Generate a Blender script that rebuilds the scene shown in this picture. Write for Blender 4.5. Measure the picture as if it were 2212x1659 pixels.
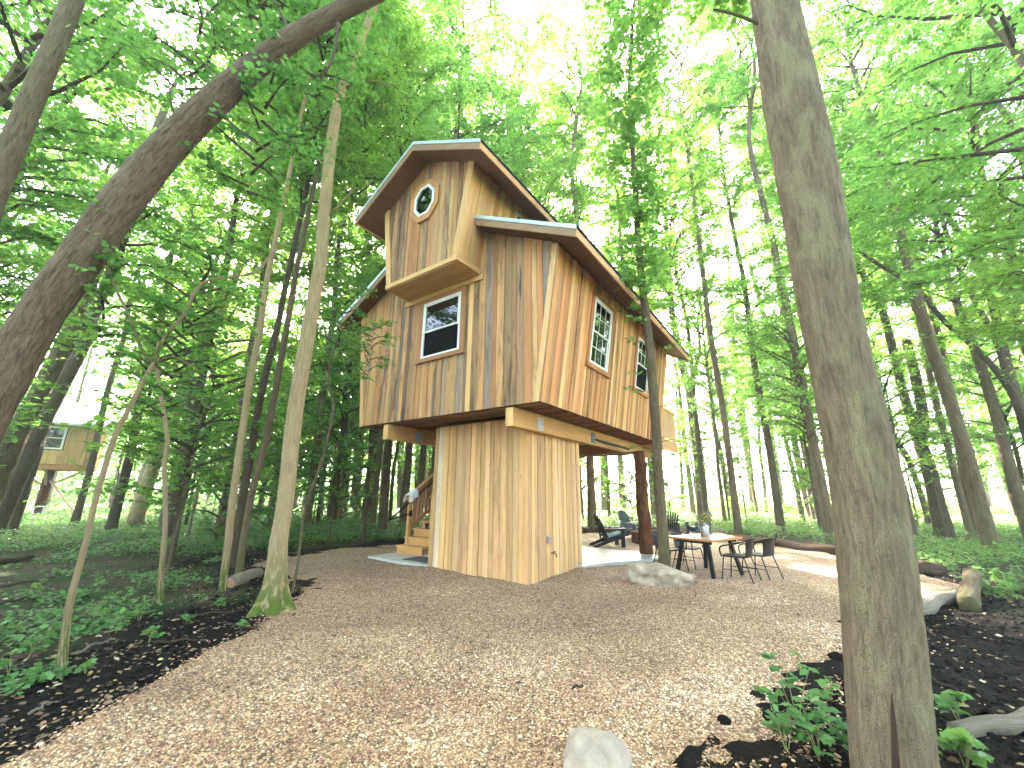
import bpy, bmesh, math, random
import numpy as np
from mathutils import Vector, Matrix, noise as mnoise

for o in list(bpy.data.objects):
    bpy.data.objects.remove(o, do_unlink=True)
sc = bpy.context.scene
COL = sc.collection

# ------------------------------------------------------------------ camera, sky, sun, exposure
F, CX, CY = 872.0, 1106.0, 829.5            # focal length and centre in pixels of a 2212 px wide copy of the photograph
PITCH, ROLL, EYE = math.radians(15.2), math.radians(0.55), 1.6
cd = bpy.data.cameras.new('camera'); cam = bpy.data.objects.new('camera', cd); COL.objects.link(cam)
cd.sensor_width = 36.0; cd.lens = F/2212.0*36.0; cd.clip_start = 0.05; cd.clip_end = 1200.0
cp, sp, cr, sr = math.cos(PITCH), math.sin(PITCH), math.cos(ROLL), math.sin(ROLL)
_X = Vector((1, 0, 0)); _Y = Vector((0, -sp, cp)); _Fw = Vector((0, cp, sp))
_R = _X*cr+_Y*sr; _U = _Y*cr-_X*sr
cam.matrix_world = Matrix(((_R.x, _U.x, -_Fw.x, 0), (_R.y, _U.y, -_Fw.y, 0), (_R.z, _U.z, -_Fw.z, EYE), (0, 0, 0, 1)))
sc.camera = cam

SUN_AZ, SUN_EL = math.radians(-8.0), math.radians(37.0)     # azimuth clockwise from +Y (view direction)
w = bpy.data.worlds.new('World'); sc.world = w; w.use_nodes = True
nt = w.node_tree; bg = nt.nodes['Background']
sky = nt.nodes.new('ShaderNodeTexSky'); sky.sky_type = 'NISHITA'; sky.sun_disc = False
sky.sun_elevation = SUN_EL; sky.sun_rotation = SUN_AZ
sky.air_density = 0.6; sky.dust_density = 6.0; sky.ozone_density = 0.0
nt.links.new(sky.outputs[0], bg.inputs[0]); bg.inputs[1].default_value = 0.15
sd = bpy.data.lights.new('sun', 'SUN'); sd.energy = 3.4; sd.angle = math.radians(0.6); sd.color = (1.0, 0.93, 0.80)
sun = bpy.data.objects.new('sun', sd); COL.objects.link(sun)
_d = Vector((math.sin(SUN_AZ)*math.cos(SUN_EL), math.cos(SUN_AZ)*math.cos(SUN_EL), math.sin(SUN_EL)))
sun.rotation_euler = _d.to_track_quat('Z', 'Y').to_euler(); sun.location = (0, 0, 40)
sc.view_settings.view_transform = 'Standard'; sc.view_settings.look = 'None'
sc.view_settings.gamma = 1.0; sc.view_settings.use_curve_mapping = False
sc.view_settings.exposure = 4.5
cy = sc.cycles
cy.max_bounces = 8; cy.diffuse_bounces = 4; cy.glossy_bounces = 3; cy.transmission_bounces = 6; cy.transparent_max_bounces = 6
cy.use_denoising = True; cy.sample_clamp_indirect = 8.0
cy.caustics_reflective = False; cy.caustics_refractive = False

# ------------------------------------------------------------------ pixels to places
def ray(x, y):
    a0 = (x-CX)/F; b0 = -(y-CY)/F
    a = a0*cr-b0*sr; b = a0*sr+b0*cr
    return Vector((a, cp-b*sp, b*cp+sp))
def gz(x, y, z=0.0):                       # the point at height z that the pixel looks at
    r = ray(x, y); return Vector((0, 0, EYE))+r*((z-EYE)/r.z)
def atfwd(x, y, Y):                        # the point at distance Y ahead of the camera
    r = ray(x, y); return Vector((0, 0, EYE))+r*(Y/r.y)
def depth(p): return p.y*cp+(p.z-EYE)*sp
def proj(p):
    zc = depth(p); yc = -p.y*sp+(p.z-EYE)*cp
    a, b = p.x/zc, yc/zc
    return CX+F*(a*cr+b*sr), CY-F*(-a*sr+b*cr)

# ------------------------------------------------------------------ materials
def new_mat(name):
    m = bpy.data.materials.new(name); m.use_nodes = True
    n = m.node_tree; return m, n, n.nodes['Principled BSDF']
class NG:
    """Small helper for node graphs."""
    def __init__(s, n): s.n = n
    def node(s, t, **kw):
        x = s.n.nodes.new(t)
        for k, v in kw.items(): setattr(x, k, v)
        return x
    def link(s, a, b): s.n.links.new(a, b)
    def noise(s, vec, scale, detail=4, rough=0.55, dist=0.0):
        x = s.node('ShaderNodeTexNoise'); x.inputs['Scale'].default_value = scale
        x.inputs['Detail'].default_value = detail; x.inputs['Roughness'].default_value = rough
        x.inputs['Distortion'].default_value = dist
        if vec is not None: s.link(vec, x.inputs['Vector'])
        return x.outputs['Fac']
    def mapping(s, vec, scale=(1, 1, 1), loc=(0, 0, 0)):
        x = s.node('ShaderNodeMapping'); x.inputs['Scale'].default_value = scale; x.inputs['Location'].default_value = loc
        s.link(vec, x.inputs['Vector']); return x.outputs[0]
    def ramp(s, fac, stops):
        x = s.node('ShaderNodeValToRGB'); e = x.color_ramp.elements
        while len(e) < len(stops): e.new(0.5)
        for k, (p, c) in enumerate(stops):
            e[k].position = p; e[k].color = c if len(c) == 4 else (*c, 1)
        s.link(fac, x.inputs[0]); return x.outputs[0]
    def mix(s, fac, a, b, mode='MIX'):
        x = s.node('ShaderNodeMix', data_type='RGBA', blend_type=mode)
        for sock, v in ((x.inputs[0], fac), (x.inputs[6], a), (x.inputs[7], b)):
            if isinstance(v, (int, float)): sock.default_value = v
            elif isinstance(v, tuple): sock.default_value = v if len(v) == 4 else (*v, 1)
            else: s.link(v, sock)
        return x.outputs[2]
    def math(s, op, a, b=None):
        x = s.node('ShaderNodeMath', operation=op)
        for k, v in enumerate((a, b)):
            if v is None: continue
            if isinstance(v, (int, float)): x.inputs[k].default_value = v
            else: s.link(v, x.inputs[k])
        return x.outputs[0]
    def vadd(s, a, b):
        x = s.node('ShaderNodeVectorMath', operation='ADD'); s.link(a, x.inputs[0])
        if isinstance(b, tuple): x.inputs[1].default_value = b
        else: s.link(b, x.inputs[1])
        return x.outputs[0]
    def bump(s, h, strength, dist, bsdf):
        x = s.node('ShaderNodeBump'); x.inputs['Strength'].default_value = strength; x.inputs['Distance'].default_value = dist
        s.link(h, x.inputs['Height']); s.link(x.outputs[0], bsdf.inputs['Normal'])
def plain(name, col, rough=0.6, metal=0.0, var=0.25, scale=9.0, bump=0.0, spec=0.5):
    m, n, b = new_mat(name); g = NG(n)
    tc = g.node('ShaderNodeTexCoord').outputs['Object']
    f = g.noise(tc, scale, 5)
    lo = tuple(c*(1-var) for c in col); hi = tuple(min(1, c*(1+var)) for c in col)
    g.link(g.ramp(f, [(0.3, lo), (0.7, hi)]), b.inputs['Base Color'])
    b.inputs['Roughness'].default_value = rough; b.inputs['Metallic'].default_value = metal; b.inputs['Specular IOR Level'].default_value = spec
    if bump: g.bump(g.noise(tc, scale*4, 4), bump, 0.01, b)
    return m
def wood(name, tone=(1.06, 0.865, 0.70), rough=0.75, stain=1.0, axis=2):
    """Board wood: object colour gives the board's tone, object alpha how weathered it is; grain runs along one local axis."""
    m, n, b = new_mat(name); g = NG(n)
    oi = g.node('ShaderNodeObjectInfo'); tc = g.node('ShaderNodeTexCoord').outputs['Object']
    rnd = g.node('ShaderNodeCombineXYZ'); k = g.math('MULTIPLY', oi.outputs['Random'], 57.0)
    for i in range(3): g.link(k, rnd.inputs[i])
    v = g.vadd(tc, rnd.outputs[0])
    long_ = [9.0, 9.0, 9.0]; long_[axis] = 0.7
    fine = [95.0, 95.0, 95.0]; fine[axis] = 2.2
    blot = [5.0, 5.0, 5.0]; blot[axis] = 0.75
    f1 = g.noise(g.mapping(v, tuple(long_)), 1.0, 5, 0.6, 0.6)
    f2 = g.noise(g.mapping(v, tuple(fine)), 1.0, 3, 0.6)
    f3 = g.noise(g.mapping(v, tuple(blot)), 1.0, 6, 0.7, 0.4)
    base = g.mix(1.0, oi.outputs['Color'], (*tone, 1), 'MULTIPLY')
    c = g.mix(g.ramp(f1, [(0.32, (0, 0, 0)), (0.7, (1, 1, 1))]), g.mix(1.0, base, (0.84, 0.79, 0.73, 1), 'MULTIPLY'), g.mix(1.0, base, (1.10, 1.08, 1.05, 1), 'MULTIPLY'))
    c = g.mix(g.math('MULTIPLY', g.ramp(f2, [(0.45, (0, 0, 0)), (0.75, (1, 1, 1))]), 0.35), c, g.mix(1.0, base, (0.55, 0.45, 0.36, 1), 'MULTIPLY'))
    dark = g.math('MULTIPLY', g.ramp(f3, [(0.50, (0, 0, 0)), (0.60, (1, 1, 1))]), g.math('MULTIPLY', oi.outputs['Alpha'], stain))
    c = g.mix(dark, c, (0.075, 0.045, 0.028))
    knot = g.node('ShaderNodeTexVoronoi'); kn = [6.0, 6.0, 6.0]; kn[axis] = 1.7
    g.link(g.mapping(v, tuple(kn)), knot.inputs['Vector']); knot.inputs['Scale'].default_value = 1.0
    kd = g.ramp(knot.outputs['Distance'], [(0.035, (1, 1, 1)), (0.075, (0, 0, 0))])
    c = g.mix(g.math('MULTIPLY', kd, 0.6), c, (0.10, 0.05, 0.025))
    g.link(c, b.inputs['Base Color']); b.inputs['Roughness'].default_value = rough
    g.bump(g.math('ADD', f1, g.math('MULTIPLY', f2, 0.7)), 0.45, 0.006, b)
    return m
def bark(name, c1, c2, lichen=(0.22, 0.24, 0.17), lich=0.35, moss=0.0, crack=0.6, vscale=1.0, cells=(22, 22, 7)):
    m, n, b = new_mat(name); g = NG(n)
    at = g.node('ShaderNodeAttribute', attribute_name='along').outputs['Vector']
    oi = g.node('ShaderNodeObjectInfo')
    rnd = g.node('ShaderNodeCombineXYZ'); k = g.math('MULTIPLY', oi.outputs['Random'], 31.0)
    for i in range(3): g.link(k, rnd.inputs[i])
    v = g.vadd(at, rnd.outputs[0])
    f1 = g.noise(g.mapping(v, (30*vscale, 30*vscale, 5*vscale)), 1.0, 6, 0.65, 0.8)
    f2 = g.noise(g.mapping(v, (5, 5, 2.2)), 1.0, 5, 0.6, 0.5)
    f3 = g.noise(g.mapping(v, (70, 70, 16)), 1.0, 3, 0.6)
    vor = g.node('ShaderNodeTexVoronoi', feature='DISTANCE_TO_EDGE'); g.link(g.mapping(g.vadd(v, (0, 0, 0)), tuple(q*vscale for q in cells)), vor.inputs['Vector'])
    ck = g.ramp(vor.outputs['Distance'], [(0.0, (1, 1, 1)), (0.05, (0, 0, 0))])
    c = g.mix(g.ramp(f1, [(0.3, (0, 0, 0)), (0.68, (1, 1, 1))]), c1, c2)
    c = g.mix(g.math('MULTIPLY', g.ramp(f2, [(0.5, (0, 0, 0)), (0.62, (1, 1, 1))]), lich), c, lichen)
    c = g.mix(g.math('MULTIPLY', ck, crack), c, tuple(x*0.35 for x in c1))
    c = g.mix(g.math('MULTIPLY', f3, 0.35), c, g.mix(1.0, c, (0.5, 0.48, 0.45, 1), 'MULTIPLY'))
    if moss > 0:
        z = g.node('ShaderNodeSeparateXYZ'); g.link(at, z.inputs[0])
        mz = g.ramp(z.outputs[2], [(0.25, (1, 1, 1)), (1.0, (0, 0, 0))])
        mm = g.math('MULTIPLY', mz, g.ramp(g.noise(g.mapping(v, (9, 9, 6)), 1.0, 5), [(0.40, (0, 0, 0)), (0.52, (1, 1, 1))]))
        c = g.mix(g.math('MULTIPLY', mm, moss), c, (0.085, 0.13, 0.015))
    g.link(c, b.inputs['Base Color']); b.inputs['Roughness'].default_value = 0.9; b.inputs['Specular IOR Level'].default_value = 0.2
    g.bump(g.math('SUBTRACT', g.math('ADD', f1, g.math('MULTIPLY', f3, 0.5)), g.math('MULTIPLY', ck, crack)), 1.0, 0.03, b)
    return m
def rock_mat(name, c1, c2, c3):
    m, n, b = new_mat(name); g = NG(n); tc = g.node('ShaderNodeTexCoord').outputs['Object']
    f1 = g.noise(tc, 4.5, 7, 0.65, 0.3); f2 = g.noise(tc, 22, 5, 0.7); f3 = g.noise(tc, 2.2, 4, 0.6, 0.8)
    c = g.mix(g.ramp(f1, [(0.35, (0, 0, 0)), (0.65, (1, 1, 1))]), c1, c2)
    c = g.mix(g.ramp(f3, [(0.52, (0, 0, 0)), (0.66, (0.8, 0.8, 0.8))]), c, c3)
    c = g.mix(g.math('MULTIPLY', f2, 0.45), c, g.mix(1.0, c, (0.62, 0.60, 0.58, 1), 'MULTIPLY'))
    g.link(c, b.inputs['Base Color']); b.inputs['Roughness'].default_value = 0.85
    g.bump(g.math('ADD', f1, g.math('MULTIPLY', f2, 0.5)), 0.8, 0.03, b); return m
def leaf_mat(name, dark, light, trans, yellow=(0.30, 0.30, 0.03), tfac=0.5):
    m, n, b = new_mat(name); g = NG(n)
    t = g.node('ShaderNodeAttribute', attribute_name='tint').outputs['Fac']
    oi = g.node('ShaderNodeObjectInfo')
    c = g.ramp(t, [(0.0, dark), (0.75, light), (0.97, light), (1.0, yellow)])
    hv = g.ramp(oi.outputs['Random'], [(0.0, (0.78, 0.90, 0.9)), (0.5, (1, 1, 1)), (1.0, (1.22, 1.10, 0.85))])
    c = g.mix(1.0, c, hv, 'MULTIPLY')
    g.link(c, b.inputs['Base Color']); b.inputs['Roughness'].default_value = 0.42
    b.inputs['Specular IOR Level'].default_value = 0.35
    tr = g.node('ShaderNodeBsdfTranslucent')
    tcol = g.mix(1.0, g.ramp(t, [(0.0, tuple(x*0.75 for x in trans)), (0.8, trans), (1.0, (trans[0]*1.5, trans[1]*1.05, trans[2]))]), hv, 'MULTIPLY')
    g.link(tcol, tr.inputs[0])
    mx = g.node('ShaderNodeMixShader'); mx.inputs[0].default_value = tfac
    g.link(b.outputs[0], mx.inputs[1]); g.link(tr.outputs[0], mx.inputs[2])
    g.link(mx.outputs[0], n.nodes['Material Output'].inputs[0])
    return m

M = {}
M['plank'] = wood('weathered_plank'); M['board'] = wood('sawn_board', stain=0.5)
M['boardx'] = wood('sawn_board_flat', stain=0.4, axis=0); M['boardy'] = wood('sawn_board_deep', stain=0.4, axis=1)
M['backing'] = plain('wall_sheathing', (0.05, 0.035, 0.025), 0.9)
M['white'] = plain('white_vinyl', (0.80, 0.80, 0.78), 0.35, var=0.03)
M['drip'] = plain('galvanised_drip_edge', (0.55, 0.66, 0.70), 0.35, 0.35, var=0.08, scale=3)
M['shingle'] = plain('dark_shingle', (0.035, 0.035, 0.038), 0.95, var=0.5, scale=30, bump=0.6)
M['tin'] = plain('pale_metal_roof', (0.75, 0.77, 0.80), 0.3, 0.2, var=0.06, scale=2)
M['steel'] = plain('dull_steel', (0.16, 0.16, 0.17), 0.45, 0.8)
M['galv'] = plain('galvanised_steel', (0.45, 0.46, 0.48), 0.35, 0.85, var=0.2, scale=20)
M['black'] = plain('black_paint', (0.004, 0.0042, 0.005), 0.5, var=0.3, spec=0.2)
M['concrete'] = plain('concrete', (0.42, 0.42, 0.41), 0.38, var=0.16, scale=2.2, bump=0.08)
M['mat'] = plain('grey_door_mat', (0.07, 0.07, 0.08), 0.95, scale=60)
M['brass'] = plain('brass_tap', (0.22, 0.10, 0.05), 0.4, 0.8)
M['cloth'] = plain('white_cloth', (0.82, 0.82, 0.86), 0.9, var=0.04)
def glass_mat():
    m, n, b = new_mat('window_glass'); g = NG(n)
    b.inputs['Base Color'].default_value = (0.003, 0.004, 0.004, 1); b.inputs['Roughness'].default_value = 0.03
    b.inputs['IOR'].default_value = 1.52; b.inputs['Coat Weight'].default_value = 0.6; b.inputs['Coat Roughness'].default_value = 0.02
    tc = g.node('ShaderNodeTexCoord').outputs['Object']; g.bump(g.noise(tc, 2.5, 2), 0.03, 0.05, b)
    return m
M['glass'] = glass_mat()
M['screen'] = plain('dark_insect_screen', (0.0022, 0.0022, 0.003), 0.7, var=0.2, spec=0.06)
M['bark_grey'] = bark('grey_cracked_bark', (0.151, 0.112, 0.067), (0.338, 0.256, 0.156), (0.396, 0.362, 0.193), 0.5, 0.0, 0.7, 1.0, (13, 13, 30))
M['bark_brown'] = bark('brown_ridged_bark', (0.073, 0.048, 0.031), (0.320, 0.223, 0.155), (0.338, 0.267, 0.192), 0.3, 0.0, 0.6, 1.4)
M['bark_pale'] = bark('pale_smooth_bark', (0.300, 0.216, 0.115), (0.580, 0.432, 0.250), (0.451, 0.383, 0.203), 0.3, 0.95, 0.15)
M['bark_dark'] = bark('dark_wood_bark', (0.059, 0.043, 0.028), (0.183, 0.132, 0.084), (0.172, 0.157, 0.084), 0.35, 0.0, 0.5)
M['bark_mid'] = bark('grey_wood_bark', (0.098, 0.070, 0.043), (0.283, 0.210, 0.126), (0.273, 0.250, 0.135), 0.4, 0.4, 0.4)
M['bark_red'] = bark('stained_log_bark', (0.045, 0.014, 0.008), (0.20, 0.065, 0.025), (0.36, 0.17, 0.06), 0.35, 0.0, 0.5, 0.7)
M['leaf'] = leaf_mat('canopy_leaf', (0.034, 0.096, 0.020), (0.095, 0.205, 0.045), (0.33, 0.63, 0.11), tfac=0.55)
M['leaf_dark'] = leaf_mat('understory_leaf', (0.028, 0.085, 0.020), (0.078, 0.18, 0.040), (0.27, 0.54, 0.10))
M['leaf_weed'] = leaf_mat('ground_cover_leaf', (0.045, 0.12, 0.035), (0.12, 0.26, 0.075), (0.22, 0.44, 0.10), tfac=0.4)

# ------------------------------------------------------------------ objects
def link(name, mesh, mat=None, parent=None, mtx=None):
    o = bpy.data.objects.new(name, mesh); COL.objects.link(o)
    if mat is not None and mesh is not None and not mesh.materials: mesh.materials.append(mat)
    if parent is not None: o.parent = parent
    if mtx is not None: o.matrix_local = mtx
    return o
def tag(o, label=None, cat=None, group=None, kind=None):
    if label: o['label'] = label
    if cat: o['category'] = cat
    if group: o['group'] = group
    if kind: o['kind'] = kind
    return o
def thing(name, label, cat, loc=(0, 0, 0), rz=0.0, group=None):
    o = bpy.data.objects.new(name, None); COL.objects.link(o); o.empty_display_size = 0.2
    o.location = loc; o.rotation_euler = (0, 0, rz)
    return tag(o, label, cat, group)
def mesh_from(name, verts, faces, smooth=False):
    me = bpy.data.meshes.new(name); me.from_pydata([tuple(v) for v in verts], [], faces); me.update()
    if smooth: me.polygons.foreach_set('use_smooth', [True]*len(me.polygons))
    return me
def fast_mesh(name, verts, faces, smooth=False):
    """verts (N,3) array, faces (K,m) array of equal-sized faces."""
    me = bpy.data.meshes.new(name); verts = np.asarray(verts, np.float32); faces = np.asarray(faces, np.int32)
    me.vertices.add(len(verts)); me.vertices.foreach_set('co', verts.ravel())
    k, m = faces.shape
    me.loops.add(k*m); me.loops.foreach_set('vertex_index', faces.ravel())
    me.polygons.add(k); me.polygons.foreach_set('loop_start', np.arange(0, k*m, m, dtype=np.int32))
    if smooth: me.polygons.foreach_set('use_smooth', np.ones(k, bool))
    me.update(calc_edges=True); return me
def fattr(me, name, vals):
    a = me.attributes.new(name, 'FLOAT', 'POINT'); a.data.foreach_set('value', np.asarray(vals, np.float32).ravel())
def vattr(me, name, vals):
    a = me.attributes.new(name, 'FLOAT_VECTOR', 'POINT'); a.data.foreach_set('vector', np.asarray(vals, np.float32).ravel())
def box_mesh(name, x0, x1, y0, y1, z0, z1):
    v = [(x0, y0, z0), (x1, y0, z0), (x1, y1, z0), (x0, y1, z0), (x0, y0, z1), (x1, y0, z1), (x1, y1, z1), (x0, y1, z1)]
    f = [(0, 3, 2, 1), (4, 5, 6, 7), (0, 1, 5, 4), (1, 2, 6, 5), (2, 3, 7, 6), (3, 0, 4, 7)]
    return mesh_from(name, v, f)
class MB:
    """Collects shapes for one mesh."""
    def __init__(s): s.v = []; s.f = []
    def add(s, v, f):
        k = len(s.v); s.v += [tuple(x) for x in v]; s.f += [tuple(i+k for i in q) for q in f]
    def box(s, x0, x1, y0, y1, z0, z1):
        s.add([(x0, y0, z0), (x1, y0, z0), (x1, y1, z0), (x0, y1, z0), (x0, y0, z1), (x1, y0, z1), (x1, y1, z1), (x0, y1, z1)],
              [(0, 3, 2, 1), (4, 5, 6, 7), (0, 1, 5, 4), (1, 2, 6, 5), (2, 3, 7, 6), (3, 0, 4, 7)])
    def bar(s, p, q, w, t, up=(0, 0, 1)):
        p, q = Vector(p), Vector(q); d = (q-p).normalized(); side = d.cross(Vector(up))
        if side.length < 1e-5: side = d.cross(Vector((1, 0, 0)))
        side.normalize(); n = side.cross(d)
        v = [c+side*(a*w/2)+n*(b*t/2) for c in (p, q) for a, b in ((-1, -1), (1, -1), (1, 1), (-1, 1))]
        s.add(v, [(0, 1, 2, 3), (7, 6, 5, 4), (0, 4, 5, 1), (1, 5, 6, 2), (2, 6, 7, 3), (3, 7, 4, 0)])
    def tube(s, pts, r, n=8):
        v, f, _ = tube_arrays(pts, [r]*len(pts) if isinstance(r, (int, float)) else r, n)
        s.add(v, f)
    def prism(s, poly, y0, y1):
        """Polygon in (x, z), pushed from y0 to y1."""
        k = len(poly); v = [(x, y0, z) for x, z in poly]+[(x, y1, z) for x, z in poly]
        s.add(v, [tuple(range(k)), tuple(range(2*k-1, k-1, -1))]+[(i, i+k, (i+1) % k+k, (i+1) % k) for i in range(k)])
    def lathe(s, prof, n=20, c=(0, 0)):
        v = [(c[0]+r*math.cos(2*math.pi*k/n), c[1]+r*math.sin(2*math.pi*k/n), z) for r, z in prof for k in range(n)]
        f = [(i*n+k, i*n+(k+1) % n, (i+1)*n+(k+1) % n, (i+1)*n+k) for i in range(len(prof)-1) for k in range(n)]
        f += [tuple(range(n-1, -1, -1)), tuple(range((len(prof)-1)*n, len(prof)*n))]
        s.add(v, f)
    def mesh(s, name, smooth=False):
        me = mesh_from(name, s.v, s.f, smooth)
        bm = bmesh.new(); bm.from_mesh(me); bmesh.ops.recalc_face_normals(bm, faces=bm.faces); bm.to_mesh(me); bm.free()
        return me
    def build(s, name, mat, parent=None, mtx=None, smooth=False, col=None):
        o = link(name, s.mesh(name, smooth), mat, parent, mtx)
        if col: o.color = col
        return o
def tube_arrays(pts, radii, n=10, cap=True):
    pts = [Vector(p) for p in pts]; v = []; along = []; L = 0.0
    t = (pts[1]-pts[0]).normalized(); ref = Vector((0, 1, 0)) if abs(t.y) < 0.8 else Vector((1, 0, 0))
    a = t.cross(ref).normalized(); b = t.cross(a)
    for i, p in enumerate(pts):
        if i: L += (p-pts[i-1]).length
        t = (pts[min(i+1, len(pts)-1)]-pts[max(i-1, 0)]).normalized()
        a = (a-t*a.dot(t)).normalized(); b = t.cross(a)
        for k in range(n):
            th = 2*math.pi*k/n; r = radii[i] if not callable(radii[i]) else radii[i](th)
            v.append(p+(a*math.cos(th)+b*math.sin(th))*r); along.append((math.cos(th)*0.2, math.sin(th)*0.2, L))
    f = [(i*n+k, i*n+(k+1) % n, (i+1)*n+(k+1) % n, (i+1)*n+k) for i in range(len(pts)-1) for k in range(n)]
    if cap: f += [tuple(range(n-1, -1, -1)), tuple(range((len(pts)-1)*n, len(pts)*n))]
    return v, f, along
def smooth_path(pts, vals, sub):
    """Catmull-Rom through points with values."""
    P = [Vector(p) for p in pts]; out = []; ov = []
    for i in range(len(P)-1):
        p0 = P[max(i-1, 0)]; p1 = P[i]; p2 = P[i+1]; p3 = P[min(i+2, len(P)-1)]
        for k in range(sub):
            t = k/sub
            out.append(0.5*((2*p1)+(p2-p0)*t+(2*p0-5*p1+4*p2-p3)*t*t+(3*p1-p0-3*p2+p3)*t**3))
            ov.append(vals[i]*(1-t)+vals[i+1]*t)
    out.append(P[-1]); ov.append(vals[-1]); return out, ov
# ------------------------------------------------------------------ ground
rng = np.random.default_rng(7); random.seed(7)
def poly_sdf(P, poly):
    """Signed distance (inside positive) of points P (N,2) to a closed polygon."""
    poly = np.asarray(poly, float); d2 = np.full(len(P), 1e9); inside = np.zeros(len(P), bool)
    for i in range(len(poly)):
        a = poly[i]; b = poly[(i+1) % len(poly)]; ab = b-a
        t = np.clip(((P-a)@ab)/(ab@ab), 0, 1); q = P-a-t[:, None]*ab
        d2 = np.minimum(d2, (q*q).sum(1))
        c = (a[1] > P[:, 1]) != (b[1] > P[:, 1])
        with np.errstate(divide='ignore', invalid='ignore'):
            xi = (b[0]-a[0])*(P[:, 1]-a[1])/(b[1]-a[1]+1e-12)+a[0]
        inside ^= c & (P[:, 0] < xi)
    return np.where(inside, 1, -1)*np.sqrt(d2)
def vnoise(P, s, seed=0.0):
    """Cheap smooth value noise for arrays of 2-D points."""
    p = np.asarray(P)*s+seed*17.31; i = np.floor(p); f = p-i; f = f*f*(3-2*f)
    def h(a, b): return np.modf(np.abs(np.sin(a*127.1+b*311.7)*43758.5453))[0]
    return (h(i[:, 0], i[:, 1])*(1-f[:, 0])*(1-f[:, 1])+h(i[:, 0]+1, i[:, 1])*f[:, 0]*(1-f[:, 1])
            + h(i[:, 0], i[:, 1]+1)*(1-f[:, 0])*f[:, 1]+h(i[:, 0]+1, i[:, 1]+1)*f[:, 0]*f[:, 1])
GP_PX = [(0, 1655), (95, 1598), (210, 1545), (330, 1478), (440, 1412), (545, 1350), (610, 1312), (655, 1282), (640, 1250), (590, 1232), (548, 1220), (570, 1206),
         (650, 1194), (740, 1185), (830, 1178), (900, 1174)]
GP_R = [(1255, 1152), (1340, 1144), (1450, 1144), (1560, 1152), (1660, 1172), (1760, 1190), (1840, 1205), (1960, 1228), (2080, 1266), (2000, 1292), (1900, 1330), (1835, 1400),
        (1790, 1470), (1700, 1510), (1672, 1555), (1690, 1600), (1560, 1659)]
GPOLY = [tuple(gz(*p)[:2]) for p in GP_PX]+[tuple(gz(*p)[:2]) for p in GP_R]+[(0.9, 2.2), (0.8, -3), (-6, -3), (-4.2, 1.2)]
def gsdf(P):
    P = np.asarray(P, float)
    return poly_sdf(P, GPOLY)+(vnoise(P, 2.2)-0.5)*0.22+(vnoise(P, 9.0, 3)-0.5)*0.10
def sstep(x, a, b):
    t = np.clip((x-a)/(b-a), 0, 1); return t*t*(3-2*t)
def soil_h(P):
    P = np.asarray(P, float); r = np.hypot(P[:, 0], P[:, 1]-6)
    n = (vnoise(P, 1.1)-0.5)*0.06+(vnoise(P, 4.3, 1)-0.5)*0.05+(vnoise(P, 11.0, 2)-0.5)*0.035*np.clip(1.3-r/14, 0, 1)
    n = n+np.clip((r-16)/60, 0, 1)*0.25*(vnoise(P, 0.12, 5)-0.35)
    return n-0.02
def ground_h(P):
    s = gsdf(P); m = sstep(s, -0.10, 0.12)
    P = np.asarray(P, float); hill = (vnoise(P, 0.9, 8)-0.5)*0.05+(vnoise(P*np.array([.5, 1.6]), 1.3, 2)-.5)*.05+(vnoise(P, 5.0, 2)-.5)*.016
    return soil_h(P)*(1-m)+m*(0.0+hill)
def gh(x, y): return float(ground_h(np.array([[x, y]]))[0])

def axis_pts(lo, a, b, hi, fine, nc):
    left = a-(a-lo)*np.linspace(1, 0, nc, endpoint=False)**2.2
    right = b+(hi-b)*np.linspace(0, 1, nc+1)[1:]**2.2
    return np.concatenate([left, np.arange(a, b+1e-6, fine), right])
xs = axis_pts(-400, -12, 12, 400, 0.075, 40); ys = axis_pts(-200, 1.2, 15, 500, 0.075, 45)
gx, gy = np.meshgrid(xs, ys); Pg = np.stack([gx.ravel(), gy.ravel()], 1)
s0 = gsdf(Pg); hz = soil_h(Pg); hz = np.where(s0 > 0.3, hz*0.2-0.06, hz)
nx, ny = len(xs), len(ys); idx = np.arange(nx*ny).reshape(ny, nx)
fc = np.stack([idx[:-1, :-1], idx[:-1, 1:], idx[1:, 1:], idx[1:, :-1]], -1).reshape(-1, 4)
gme = fast_mesh('forest_floor', np.column_stack([Pg, hz]), fc, True)
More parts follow.
